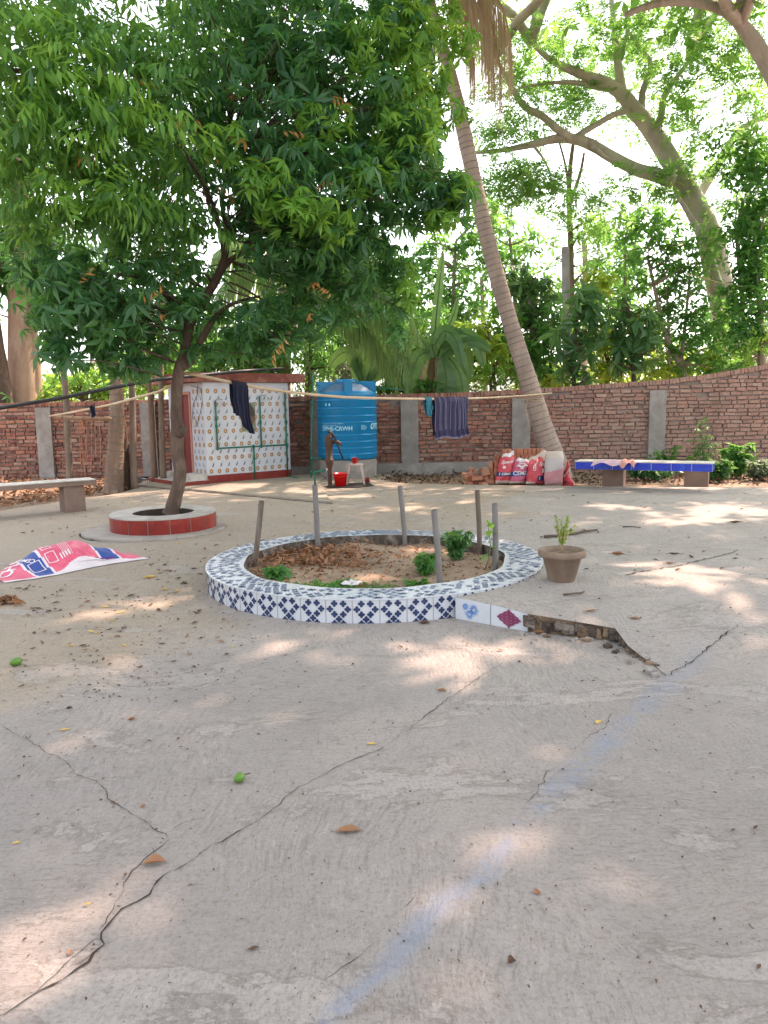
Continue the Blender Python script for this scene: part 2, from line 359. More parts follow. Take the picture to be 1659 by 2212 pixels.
m_leaf = leafmat('dark_whorl_leaf', [(.032, .105, .044), (.050, .150, .050), (.042, .130, .074), (.085, .22, .050)], (.30, .64, .09), .5, .36, .5)
m_leaf_b = leafmat('bright_whorl_leaf', [(.10, .26, .035), (.14, .32, .04), (.10, .27, .06), (.18, .34, .045)], (.50, .70, .07), .5)  # sunlit copy of the whorl leaf, also used for bright green plants
m_leaf_f = leafmat('light_feathery_leaf', [(.085, .20, .045), (.12, .25, .05), (.10, .22, .06)], (.42, .74, .14), .58)
m_leaf_h = leafmat('hanging_leaf', [(.07, .20, .05), (.10, .26, .05), (.075, .19, .09), (.14, .32, .045)], (.42, .66, .08), .5)
m_leaf_y = leafmat('yellow_green_leaf', [(.17, .27, .03), (.24, .33, .04), (.14, .26, .03)], (.65, .8, .1), .55)
m_leaf_s = leafmat('shrub_leaf', [(.045, .15, .040), (.07, .20, .045), (.055, .17, .055), (.11, .25, .05)], (.32, .64, .09), .5)
m_leaf_d = leafmat('deep_green_leaf', [(.045, .13, .055), (.065, .17, .062), (.08, .19, .055)], (.32, .56, .10), .42, .4, .45)
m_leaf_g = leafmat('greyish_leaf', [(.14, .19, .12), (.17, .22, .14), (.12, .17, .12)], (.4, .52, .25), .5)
m_banana = leafmat('banana_leaf', [(.05, .13, .045), (.075, .18, .045), (.09, .19, .07), (.06, .15, .06)], (.38, .56, .10), .42, .35)
m_frond = leafmat('palm_leaflet', [(.10, .19, .06), (.14, .24, .08), (.18, .25, .08)], (.5, .62, .16), .42, .35)
m_frond_dry = leafmat('dry_palm_leaflet', [(.36, .27, .17), (.46, .35, .22), (.32, .25, .17), (.52, .42, .28)], (.6, .48, .3), .35, .6)
m_dry = leafmat('dry_leaf', [(.17, .07, .035), (.24, .11, .05), (.30, .16, .08), (.13, .055, .03), (.36, .21, .12)], (.4, .2, .08), .15, .7)
m_dry_d = leafmat('dark_dry_leaf', [(.055, .035, .025), (.09, .05, .032), (.14, .08, .05)], (.2, .1, .05), .1, .8)
m_yleaf = leafmat('yellow_fallen_leaf', [(.52, .34, .06), (.58, .42, .14)], (.6, .45, .1), .25, .6)
m_orange = leafmat('orange_old_leaf', [(.50, .22, .06), (.42, .25, .10)], (.6, .3, .08), .4, .6)

# ------------------------------------------------------------------ ground
def sm(x): x = min(1, max(0, x)); return x*x*(3-2*x)
PL_C = Vector((-.09, 6.50, 0)); PL_R = 1.47; PL_H = .175
S0, S1, S2, S3 = Vector((.5, 5.12, 0)), Vector((.95, 4.78, 0)), Vector((1.46, 4.56, 0)), Vector((1.55, 3.92, 0))
E1, E2 = S2.lerp(S3, .35)+Vector((-.02, 0, 0)), S2.lerp(S3, .7)+Vector((.015, 0, 0))
ARC = [Vector((PL_C.x+1.462*math.cos(math.radians(a)), PL_C.y+1.462*math.sin(math.radians(a)), 0)) for a in (60, 45, 30, 15, 0, -15, -30, -45, -56)]
EDGE = [Vector((1.3, 9.6, 0))]+ARC+[S0, S1, S2, E1, E2, S3, Vector((1.9, 3.2, 0))]
def edge_x(y):
    for a, b in zip(EDGE, EDGE[1:]):
        if b.y <= y <= a.y: return b.x+(a.x-b.x)*(y-b.y)/(a.y-b.y)
    return 99
def slab_z(x, y): return -.012+.165*sm((y-3.88)/1.25)*(1-sm((y-5.6)/2.9))*(1-sm((x-1.3)/5.5))
def hz(x, y):
    if y < 3.2 or y > 13 or x < edge_x(y): return 0.0
    return max(0.0, slab_z(x, y))
def GH(px, py):                              # the yard point seen at a pixel, raised slab included
    p = G(px, py)
    for _ in range(25): p = G(px, py, hz(p.x, p.y)*.6+p.z*.4)
    return p

mb = MB(); mb.add([(-150, -60, -.07), (150, -60, -.07), (150, 260, -.07), (-150, 260, -.07)], [(0, 1, 2, 3)])
tag(mb.build('ground', m_soil), kind='structure')
yard = [(-14, -8), (16, -8), (16, 11.0)] + [tuple(G(a, b)[:2]) for a, b in ((1659, 1053), (1450, 1052), (1250, 1050), (1020, 1047), (870, 1044), (822, 1036))] + \
       [(0.25, 16.9), (-5.0, 16.9), tuple(G(325, 1046)[:2]), tuple(G(255, 1066)[:2]), tuple(G(190, 1076)[:2]), tuple(G(90, 1090)[:2]), tuple(G(0, 1104)[:2]), (-14, 9.2)]
mb = MB(); mb.prism(yard, -.066, 0.0)
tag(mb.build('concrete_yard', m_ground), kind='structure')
# raised slab with its broken step
mb = MB()
ys = [3.25+.115*i for i in range(55)]
ys = sorted(set([y for y in ys if all(abs(y-e.y) > .04 for e in EDGE)]+[e.y for e in EDGE if 3.25 <= e.y <= 9.6]))
nx = 60
def slabpt(i, j):
    y = ys[j]; x0 = edge_x(y); t = i/nx; x = x0+(9.5-x0)*t**1.4
    return (x, y, slab_z(x, y))
b = [slabpt(i, j) for j in range(len(ys)) for i in range(nx+1)]
mb.add(b, [(j*(nx+1)+i, j*(nx+1)+i+1, (j+1)*(nx+1)+i+1, (j+1)*(nx+1)+i) for j in range(len(ys)-1) for i in range(nx)], 0)
def face_pt(a, b_, u, v, off=0):
    p = a.lerp(b_, u); z = max(0.002, slab_z(p.x, p.y)); n = Vector(((b_-a).y, -(b_-a).x, 0)).normalized()
    if n.y > 0: n = -n
    q = p+n*off; return Vector((q.x, q.y, z*v))
for a, b_, segs in ((S0, S1, 8), (S1, S2, 12), (S2, E1, 5), (E1, E2, 5), (E2, S3, 5)):
    tile = a is S0
    mb.grid(lambda u, v: face_pt(a, b_, u, v, .004 if tile else random.uniform(-.012, .006)*(1-v)*(v > 0)+(.003 if v == 1 else 0)), segs, 1 if tile else 5, 1 if tile else (2 if a is S1 else 3))
def petal4(c, r, n=7, wide=.5):
    out = []
    for k in range(4):
        th = k*PI/2+PI/2; d = (math.cos(th), math.sin(th)); s = (-d[1], d[0]); pts = []
        for t, wd in ((0, .10), (.35, wide*.8), (.62, wide), (.82, wide*.62), (1, 0)): pts.append((d[0]*t*r+s[0]*wd*r, d[1]*t*r+s[1]*wd*r))
        for t, wd in ((.82, wide*.62), (.62, wide), (.35, wide*.8), (0, .10)): pts.append((d[0]*t*r-s[0]*wd*r, d[1]*t*r-s[1]*wd*r))
        out.append([(c[0]+x, c[1]+y) for x, y in pts])
    return out
LW = (S1-S0).length
def onstep(x, y, off=.007): return face_pt(S0, S1, x/LW, y/.15, off)
def flat(mb, fn, polys, mi):
    for q in polys: mb.add([fn(x, y) for x, y in q], [tuple(range(len(q)))], mi)
tw_ = LW/2
for i, j in ((0, 2), (-1, 1), (1, 1), (0, 0), (-2, 0), (2, 0), (-1, -1), (1, -1), (0, -2)):
    flat(mb, onstep, petal4((tw_*1.5+i*.032, .075+j*.023), .028, wide=.42), 4)
for cx_, cy_, rr in ((.05, .10, .03), (.12, .085, .05), (.085, .05, .045)):
    for k in range(13):
        th = 2*PI*k/13; d = Vector((math.cos(th), math.sin(th))); s = Vector((-d.y, d.x)); c = Vector((cx_+.03, cy_))
        r2 = rr*random.uniform(.75, 1.05)
        flat(mb, onstep, [[tuple(c+d*rr*.12), tuple(c+d*r2*.5+s*.0045), tuple(c+d*r2), tuple(c+d*r2*.5-s*.0045)]], 5)
for k in range(2): flat(mb, onstep, [[(tw_*(k+1)-.0025, 0), (tw_*(k+1)+.0025, 0), (tw_*(k+1)+.0025, .15), (tw_*(k+1)-.0025, .15)]], 6)
m_brokenb = M('broken_brick_face', (.25, .175, .11), (.12, .08, .05), .95, 14, 40, 1, .02, stain=(.045, .032, .024))
m_rub = M('dark_crumbled_edge', (.10, .075, .055), (.035, .026, .02), .95, 16, 40, 1, .02, stain=(.26, .22, .19))
for k in range(30):
    t = k/29; q = S1.lerp(S2, t*1.55) if t*1.55 < 1 else S2.lerp(E2, (t*1.55-1)/.55)
    zz = max(.01, slab_z(q.x, q.y)); hh = zz*random.uniform(.35, .8)
    mb.box((q.x+random.uniform(-.01, .01), q.y+random.uniform(-.012, .012), hh*.5+random.uniform(0, zz-hh)*.8), (random.uniform(.03, .08), random.uniform(.03, .05), hh), random.uniform(-.8, .2), random.choice((2, 3, 3)), .008)
for k in range(26):
    q = S1.lerp(S2, random.random()) if k % 2 else S2.lerp(S3, random.random()); r = random.uniform(.008, .025)
    mb.box((q.x-random.uniform(.02, .10), q.y-random.uniform(.02, .09), r*.4), (r*2, r*1.5, r), random.uniform(0, 3), random.choice((2, 3, 0)), .004)
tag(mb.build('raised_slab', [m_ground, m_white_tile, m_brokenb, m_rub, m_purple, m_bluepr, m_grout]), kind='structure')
# apron in front of the wash house: a low slab edge with a dark gap
mb = MB()
A = [G(285, 1049), G(450, 1063), G(600, 1077), G(718, 1088), G(700, 1066), G(690, 1040)]
poly = [(p.x, p.y) for p in A]+[(-1.2, 16.8), (-5.0, 16.8)]
mb.prism(poly, .002, .032)
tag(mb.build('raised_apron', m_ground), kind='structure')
def strip(mb, pts, w0, z=.004, mi=0, jag=.012, hf=None):
    P_ = [Vector(p) for p in pts]; fine = []
    for a, b in zip(P_, P_[1:]):
        n = max(2, int((b-a).length/.03))
        for i in range(n): fine.append(a.lerp(b, i/n))
    fine.append(P_[-1]); L_, R_ = [], []; off = 0
    for i, p in enumerate(fine):
        t = (fine[min(i+1, len(fine)-1)]-fine[max(i-1, 0)]); t.z = 0; t.normalize(); s = Vector((-t.y, t.x, 0))
        off = off*.6+random.uniform(-jag, jag); wd = w0*random.choice((.45, .6, .8, 1.0, 1.3, 1.8))*(.78+.22*math.sin(i*.37+w0*900))
        if i in (0, len(fine)-1): wd = w0*.1
        c = p+s*off; zz = (hf(c.x, c.y) if hf else 0)+z
        L_.append((c.x+s.x*wd/2, c.y+s.y*wd/2, zz)); R_.append((c.x-s.x*wd/2, c.y-s.y*wd/2, zz))
    n = len(fine); mb.add(L_+R_, [(i, n+i, n+i+1, i+1) for i in range(n-1)], mi)
mb = MB()
def crack(pts, w0, jag=.01): strip(mb, [G(a, b) for a, b in pts], w0, .004, 0, jag)
d4 = lambda L_: [(.5*x, 1462+.5*y) for x, y in L_]
crack(d4([(-40, 1490), (120, 1390), (280, 1320)]), 0.0066)
crack(d4([(280, 1320), (400, 1240), (450, 1160), (440, 1110), (540, 1010), (640, 940), (740, 840)]), 0.0077)
crack(d4([(740, 840), (800, 800), (920, 730), (1090, 640), (1200, 550), (1300, 480), (1450, 400), (1659, 300)]), 0.0039)
crack([(829, 1612), (890, 1570), (980, 1500), (1090, 1430)], 0.0033)
crack(d4([(120, 1390), (280, 1250), (440, 1120)]), 0.0033)
crack(d4([(280, 1250), (350, 1235), (400, 1190), (450, 1160)]), 0.0028)
crack(d4([(440, 1100), (480, 1040), (520, 950), (550, 870), (600, 820), (660, 770), (730, 700)]), 0.0033)
crack(d4([(730, 700), (650, 640), (520, 570), (440, 480), (330, 420), (220, 340), (100, 270), (0, 215)]), 0.0028)
crack(d4([(660, 770), (640, 740)]), 0.0033); crack(d4([(730, 670), (800, 630), (900, 615)]), 0.0022)
for _sg in ([(700, 2120), (760, 2060), (800, 2025)], [(870, 1965), (905, 1938)], [(1130, 1735), (1165, 1698), (1200, 1665)], [(1260, 1610), (1330, 1540)]): crack(_sg, 0.0033, .015)
def crackh(pts, w0): strip(mb, [GH(a, b) for a, b in pts], w0, .006, 0, .012, hz)
crackh([(1350, 1243), (1400, 1233), (1470, 1222), (1530, 1207), (1600, 1188)], .014)
crackh([(1440, 1462), (1475, 1440), (1500, 1425), (1560, 1380), (1600, 1345)], .007)
strip(mb, [G(285, 1049.8), G(450, 1064), G(600, 1078), G(719, 1089)], .05, .004, 0, .004)
strip(mb, [G(800, 1056), G(1000, 1060), G(1300, 1064), G(1659, 1066)], .02, .004, 0, .006)
tag(mb.build('ground_cracks', m_dark), kind='structure')
# hole in the concrete at the far left, filled with dead leaves
mb = MB(); q = [G(-60, 1290), G(-5, 1288), G(44, 1300), G(0, 1308), G(-60, 1312)]
mb.add([(p.x, p.y, .004) for p in q], [(0, 4, 3, 2, 1)])
tag(mb.build('drain_hole', m_dark), kind='structure')

# ------------------------------------------------------------------ leaf geometry
def leaf_t(L=1, wd=.3, fold=.06, droop=.15):
    return np.array([(0, 0, 0), (.45*L, wd*L/2, fold*L-droop*.25*L), (L, 0, -droop*L), (.45*L, -wd*L/2, fold*L-droop*.25*L), ], np.float32), np.array([(0, 1, 2), (0, 2, 3)])
def rotz(a): c, s = math.cos(a), math.sin(a); return np.array([(c, -s, 0), (s, c, 0), (0, 0, 1)], np.float32)
def roty(a): c, s = math.cos(a), math.sin(a); return np.array([(c, 0, s), (0, 1, 0), (-s, 0, c)], np.float32)
def combine(lst):
    V, T, b = [], [], 0
    for v, t in lst: V.append(v); T.append(t+b); b += len(v)
    return np.concatenate(V), np.concatenate(T)
def whorl(n=7, wd=.3, tilt=.25, seed=0):
    r = np.random.default_rng(seed); out = []
    for k in range(n):
        v, t = leaf_t(r.uniform(.8, 1.1), wd, .05, r.uniform(.05, .35))
        out.append((v @ roty(tilt+r.uniform(-.25, .25)).T @ rotz(2*PI*k/n+r.uniform(-.2, .2)).T, t))
    return combine(out)
def hang(n=7, wd=.24, seed=0):               # a drooping row of leaves
    r = np.random.default_rng(seed); out = []
    for k in range(n):
        v, t = leaf_t(r.uniform(.35, .5), wd, .04, .1)
        out.append((v @ roty(r.uniform(.5, 1.2)).T @ rotz((1 if k % 2 else -1)*r.uniform(.4, 1.0)).T + np.array([k/n, 0, -.25*(k/n)**2], np.float32), t))
    return combine(out)
def feather(n=9, seed=0):                    # twice divided fine leaf
    r = np.random.default_rng(seed); out = []
    for k in range(n):
        for s in (-1, 1):
            v, t = leaf_t(.34*(1-.4*k/n), .34, .03, .1)
            out.append((v @ rotz(s*1.0+r.uniform(-.15, .15)).T + np.array([.08+.9*k/n, 0, r.uniform(-.03, .03)-.12*(k/n)**2], np.float32), t))
    return combine(out)
WH = [whorl(7, .28, .25, 0), whorl(6, .30, .1, 1), whorl(8, .24, .5, 2), whorl(5, .34, .7, 3), whorl(7, .22, .9, 4), whorl(9, .25, .3, 9), hang(6, .24, 41)]
HG = [hang(8, .26, i) for i in range(4)]
FE = [feather(8, i) for i in range(3)]
SG = [whorl(4, .42, .1, 21), whorl(5, .4, .4, 22)]
def randrot(n, up=None, spread=1.0, r=rng):
    """n rotations whose z axis lies round 'up' (n x 3) or the world's z, within 'spread' radians"""
    z = np.tile(np.array([0, 0, 1.0]), (n, 1)) if up is None else np.array(up, float)
    z = z + r.normal(0, spread*.5, (n, 3)); z /= np.linalg.norm(z, axis=1)[:, None]
    a = r.normal(0, 1, (n, 3)); x = a-z*(a*z).sum(1)[:, None]; x /= np.linalg.norm(x, axis=1)[:, None]
    y = np.cross(z, x); return np.stack([x, y, z], axis=2)
def scatter(tmpls, pos, rot, size):
    pos = np.asarray(pos, np.float32); n = len(pos); V, T, b = [], [], 0
    pick = rng.integers(0, len(tmpls), n)
    for k, (tv, tt) in enumerate(tmpls):
        i = np.where(pick == k)[0]
        if not len(i): continue
        v = np.einsum('nij,vj->nvi', rot[i], tv)*np.asarray(size)[i][:, None, None]+pos[i][:, None, :]
        t = tt[None]+(np.arange(len(i))*len(tv))[:, None, None]+b
        V.append(v.reshape(-1, 3)); T.append(t.reshape(-1, 3)); b += len(i)*len(tv)
    return np.concatenate(V), np.concatenate(T)
def blob(c, rad, n, hollow=.35):             # n points in an ellipsoid, thinner at its middle
    d = rng.normal(0, 1, (n, 3)); d /= np.linalg.norm(d, axis=1)[:, None]
    k = rng.uniform(hollow, 1, n)**.6
    k *= 1+.25*np.sin(d[:, 0]*5+c[0]*3)*np.cos(d[:, 2]*6+c[2]*5)
    return np.array(c)+d*k[:, None]*np.array(rad), d
def clumps(specs, tm, size, mat_list, spread=.9, outward=.8, dens=1.0, name='crown', parent=None, jit=.25, keep=None):
    """specs: (px, py, Y, rx_px, ry_px, depth_m, n)"""
    pos, up = [], []
    for px, py, Y, rx, ry, dp, n in specs:
        n = max(3, int(n*dens)); s = Y/F
        p, d = blob(P(px, py, Y), (rx*s, dp, ry*s), n); pos.append(p); up.append(d*outward+np.array([0, 0, .75]))
    pos = np.concatenate(pos); up = np.concatenate(up)
    if keep is not None:
        k = keep(pos); pos = pos[k]; up = up[k]
    sz = size*rng.uniform(1-jit, 1+jit, len(pos))
    V, T = scatter(tm, pos, randrot(len(pos), up, spread), sz)
    mi = None
    if isinstance(mat_list, (list, tuple)) and len(mat_list) > 1:
        mi = None
    o = fastmesh(name, V, T, mat_list, parent)
    return o, pos
def pxtube(mb, pts, Y, n=9, dY=None, mi=0, wob=0, sub=3):   # (px, py, width_px[, Y])
    C, R = [], []
    for q in pts:
        y = q[3] if len(q) > 3 else Y
        C.append(P(q[0], q[1], y)); R.append(q[2]/2*y/F)
    CC, RR = [], []
    for i in range(len(C)-1):
        for k in range(sub):
            t = k/sub
            p0, p1, p2, p3 = C[max(i-1, 0)], C[i], C[i+1], C[min(i+2, len(C)-1)]
            CC.append(.5*((2*p1)+(p2-p0)*t+(2*p0-5*p1+4*p2-p3)*t*t+(3*p1-p0-3*p2+p3)*t**3)); RR.append(R[i]*(1-t)+R[i+1]*t)
    CC.append(C[-1]); RR.append(R[-1])
    mb.tube(CC, RR, n, mi, True, wob); return CC, RR
def rings(mb, CC, RR, step, mi=0, grow=1.05, n=12):          # leaf scars of a palm stem
    acc = 0
    for a, b, ra, rb in zip(CC, CC[1:], RR, RR[1:]):
        d = (b-a).length; t = step-acc
        while t < d:
            c = a.lerp(b, t/d); r = (ra+(rb-ra)*t/d)*random.uniform(1.03, 1.07); u = (b-a).normalized()
            mb.tube([c-u*.018, c, c+u*.007], [r*.94, r, r*.94], n, mi, False); t += step*random.uniform(.8, 1.2)
        acc = d-(t-step)
def fork(mb, a, b, r0_, r1_, bend=.15, n=7, seg=6):
    a, b = Vector(a), Vector(b); L_ = (b-a).length; o = Vector((random.uniform(-1, 1), random.uniform(-1, 1), random.uniform(-.3, 1)))*bend*L_
    pts = [a.lerp(b, t/seg)+o*math.sin(PI*t/seg)+Vector((random.uniform(-1, 1), random.uniform(-1, 1), random.uniform(-1, 1)))*.02*L_*(0 < t < seg) for t in range(seg+1)]
    mb.tube(pts, [r0_+(r1_-r0_)*t/seg for t in range(seg+1)], n)
    return pts

# ------------------------------------------------------------------ boundary wall
def wy(x): return 17.45-.05*x
_wt = [(-16, 1.70), (-8.45, 1.76), (0, 1.80), (2.3, 1.82), (4.5, 1.92), (6.5, 2.02), (7.5, 2.13), (8.8, 2.33), (13, 2.6), (16, 2.6)]
def wtop(x):
    for a, b in zip(_wt, _wt[1:]):
        if a[0] <= x <= b[0]: return a[1]+(b[1]-a[1])*(x-a[0])/(b[0]-a[0])
    return 1.8
wall = thing('brick_wall', 'long rough red brick boundary wall with grey concrete pillars closing the yard', 'wall', (0, 17.45, -.12))
mb = MB(); rowh = .092
xs = [-16+.5*i for i in range(65)]
vs = []
for x in xs:
    y = wy(x); t = wtop(x)-.105
    vs += [(x, y+.045, -.15), (x, y+.045, t), (x, y+.25, t), (x, y+.25, -.15)]
mb.add(vs, [(4*i+a, 4*i+4+a, 4*i+4+(a+1) % 4, 4*i+(a+1) % 4) for i in range(len(xs)-1) for a in range(3)])
mb.build('mortar', m_mortar, wall)
mb = MB(); row = 0; z = -.12
while z < 2.55:
    x = -16+random.uniform(0, .2)
    while x < 15.8:
        L_ = random.choice((.245, .25, .235, .125, .26))
        xc = x+L_/2
        wig = .012*math.sin(xc*1.7+row*.6)
        if z+rowh < wtop(xc)-.10 and random.random() > .006:
            d = random.uniform(-.022, .014)
            mb.box((xc, wy(xc)+.06+d, z+rowh/2+wig), (L_-random.uniform(.010, .028), .12, rowh-random.uniform(.016, .034)), math.atan(-.05)+random.uniform(-.02, .02), 0, .011)
        x += L_
    z += rowh; row += 1
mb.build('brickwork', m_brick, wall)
mb = MB(); x = -16
while x < 15.8:
    wd = random.uniform(.07, .082); s = (wtop(x+.1)-wtop(x))/.1
    mb.box((x+wd/2, wy(x)+.115+random.uniform(-.012, .012), wtop(x)-.053+random.uniform(-.006, .006)), (wd-.008, .275, .104), -.05+random.uniform(-.04, .04), 0, .005)
    x += wd
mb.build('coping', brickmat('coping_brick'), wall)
for (pxl, ptop, wd) in ((66, 880, .37), (304, 868, .36), (681, 866, .30), (885, 862, .40), (1127, 860, .42), (1418, 843, .37), (-420, 880, .4), (1790, 830, .4)):
    t = P(pxl, ptop, 16.8); x = t.x*17.2/16.8
    mb = MB(); mb.box((x, wy(x)+.02, (t.z-.15)/2), (wd, .20, t.z+.15), -.05, 0, .006)
    mb.build('pillar', m_conc, wall)
mb = MB(); a, b = G(815, 1030).x*1.05, 3.25
mb.box(((a+b)/2, wy((a+b)/2)-.055, .035), (b-a, .20, .33), -.05, 0, .01)
mb.box((-3.2, wy(-3.2)-.02, .0), (3.2, .16, .30), -.05, 0, .01)
mb.build('footing', m_conc, wall)

# ------------------------------------------------------------------ wash house
AN = math.radians(40)
C = Vector((-3.57, 14.98, .032)); ex = Vector((math.cos(AN), math.sin(AN), 0)); ey = Vector((-math.sin(AN), math.cos(AN), 0))
R_, L_ = C+ex*2.0, C+ey*1.66; HS = 2.03
house = thing('wash_house', 'small white tiled wash house with a flat red roof and outdoor showers', 'wash house', C)
def hp(u, v, z, off=0): return C+ex*u+ey*v+Vector((0, 0, z))
def front(u, z, off=.004): return C+ex*u-ey*off+Vector((0, 0, z))
def side(u, z, off=.004): return C+ey*u-ex*off+Vector((0, 0, z))
def quad(mb, fn, u0, u1, z0, z1, mi, off=.004):
    mb.add([fn(u0, z0, off), fn(u1, z0, off), fn(u1, z1, off), fn(u0, z1, off)], [(0, 1, 2, 3)], mi)
foot = [hp(0, 0, 0), hp(2.0, 0, 0), hp(2.0, .9, 0), hp(1.2, 1.66, 0), hp(0, 1.66, 0)]
D0, D1 = .64, 1.20                            # door opening along the side face
mb = MB()
def wallbox(u0, u1, v0, v1, z0, z1, mi=0):
    p = [hp(u0, v0, 0), hp(u1, v0, 0), hp(u1, v1, 0), hp(u0, v1, 0)]
    mb.prism([(q.x, q.y) for q in p], C.z+z0, C.z+z1, mi)
wallbox(0, 2.0, 0, .12, 0, HS); wallbox(1.88, 2.0, .12, .9, 0, HS); wallbox(0, .12, .12, D0, 0, HS); wallbox(0, .12, D1, 1.66, 0, HS); wallbox(0, .12, D0, D1, 1.80, HS)
for fn, U, u0 in ((front, 2.0, 0), (side, D0, 0), (side, 1.66, D1)):
    n0 = int(u0/.18)
    for i in range(0, 12):
        for j in range(0, 15):
            u = u0+.09+i*.18; zz = .235+.135*j
            if u > U-.03 or zz > HS-.05: continue
            c = (u, zz)
            if j % 2 == 0:
                n = 9; o = [(c[0]+.044*math.cos(k*2*PI/n), c[1]+.047*math.sin(k*2*PI/n)) for k in range(n)]; q = [(c[0]+.016*math.cos(k*2*PI/n), c[1]+.018*math.sin(k*2*PI/n)) for k in range(n)]
                mb.add([fn(*p, .003) for p in o+q], [(k, (k+1) % n, n+(k+1) % n, n+k) for k in range(n)], 1)
            else:
                c = (u+.045, zz)
                mb.add([fn(c[0]+a, c[1]+b_, .003) for a, b_ in ((-.030, -.048), (.006, -.044), (.026, .0), (.020, .05), (-.004, .005))], [(0, 1, 2, 3, 4)], 2)
    for k in range(0, 9):
        zz = .20+.27*k-.03
        if zz < HS: quad(mb, fn, u0, U, zz-.002, zz+.002, 3, .002)
    u = u0
    while u < U: quad(mb, fn, u-.0015, u+.0015, .15, HS, 3, .002); u += .36
mb.build('tiled_wall', [m_shed_tile, m_gold, m_grey_print, m_tgrey], house)
mb = MB()
q = [hp(-.02, -.02, 0), hp(2.02, -.02, 0), hp(2.02, .0, 0), hp(-.02, .0, 0)]
for k in range(10):
    u0, u1 = .2*k+.002, .2*k+.198; quad(mb, front, u0, u1, .0, .15, 0, .02)
q = [hp(0, -.018, 0), hp(2.01, -.018, 0), hp(2.01, -.001, 0), hp(0, -.001, 0)]
mb.prism([(p.x, p.y) for p in q], C.z-.02, C.z+.155, 0)
mb.build('red_skirting', [m_red_tile], house)
mb = MB()
o = [hp(-.30, -.10, 0), hp(2.34, -.16, 0), hp(2.40, 1.0, 0), hp(1.3, 1.75, 0), hp(-.35, 2.15, 0)]
mb.prism([(p.x, p.y) for p in o], C.z+HS+.005, C.z+HS+.19)
mb.build('roof', m_red_paint, house)
mb = MB(); quad(mb, side, D0, D1, .1, 1.8, 0, -.06); mb.build('door', m_maroon, house)
mb = MB()
for u0, u1, z0, z1 in ((D1-.02, D1+.16, .1, 1.95), (D0-.05, D0, .1, 1.85), (D0, D1-.02, 1.80, 1.86)):
    q = [side(u0, 0, .025), side(u1, 0, .025), side(u1, 0, -.05), side(u0, 0, -.05)]; mb.prism([(p.x, p.y) for p in q], C.z+z0, C.z+z1)
mb.build('door_frame', m_pink_paint, house)
mb = MB()
q = [hp(-.62, -.10, 0), hp(-.004, -.10, 0), hp(-.004, 1.5, 0), hp(-.62, 1.5, 0)]; mb.prism([(p.x, p.y) for p in q], 0.0, C.z+.075, 1, 0)
q = [hp(-.26, .02, 0), hp(-.006, .02, 0), hp(-.006, .55, 0), hp(-.26, .55, 0)]; mb.prism([(p.x, p.y) for p in q], C.z+.07, C.z+.19, 0)
q = [hp(-.26, 1.2, 0), hp(-.006, 1.2, 0), hp(-.006, 1.4, 0), hp(-.26, 1.4, 0)]; mb.prism([(p.x, p.y) for p in q], C.z+.07, C.z+.19, 0)
mb.build('doorstep', [m_conc_l, m_red_tile], house)
mb = MB(); rp = .016
T_ = lambda pts: mb.tube([front(u, z, .03) for u, z in pts], rp, 7)
T_([(.24, 1.66), (.24, .70)]); T_([(.24, .70), (1.94, .70)]); T_([(1.27, 1.74), (1.27, .70)]); T_([(1.90, 1.80), (1.90, .0)]); T_([(1.08, .71), (1.08, -.03)])
for u, z in ((.24, 1.15), (.24, 1.3), (.24, .7), (1.27, 1.2), (1.9, 1.2), (1.9, .7), (1.08, .7), (1.27, .7), (1.08, .45)):
    mb.tube([front(u, z-.035, .03), front(u, z+.035, .03)], .024, 7)
mb.tube([front(1.08, .45, .03), front(1.14, .45, .07)], .012, 6)
mb.build('shower_pipe', m_green_pipe, house, True)
for u, z in ((.24, 1.66), (1.27, 1.74), (1.90, 1.80)):
    mb = MB(); mb.tube([front(u, z, .03), front(u+.03, z+.03, .05), front(u+.11, z+.02, .10), front(u+.17, z-.05, .13)], .010, 6)
    c = front(u+.175, z-.06, .135); mb.lathe([(.008, .03), (.035, .0), (.042, -.02), (.0, -.022)], c, 10)
    mb.build('shower_head', m_chrome, house, True)
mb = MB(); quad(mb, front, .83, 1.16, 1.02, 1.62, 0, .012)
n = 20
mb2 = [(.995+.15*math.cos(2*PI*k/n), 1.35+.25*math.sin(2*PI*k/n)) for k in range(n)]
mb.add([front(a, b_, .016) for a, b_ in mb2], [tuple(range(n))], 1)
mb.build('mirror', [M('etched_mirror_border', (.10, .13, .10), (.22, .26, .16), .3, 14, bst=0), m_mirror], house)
mb = MB(); mb.tube([side(.18, 1.98, .02), side(.2, 1.8, .03), side(.42, 1.6, .03), side(.52, 1.25, .02), side(.45, 1.18, .02)], .006, 5); mb.tube([side(.52, 1.98, .02), side(.05, 1.9, .02), side(.0, 1.6, .03), side(.3, 1.2, .02)], .005, 5)
mb.build('electric_wire', m_black, house)
mb = MB(); p = side(.42, 1.22, .02); mb.box(p, (.03, .13, .13), AN); mb.build('switch_box', m_conc_l, house)

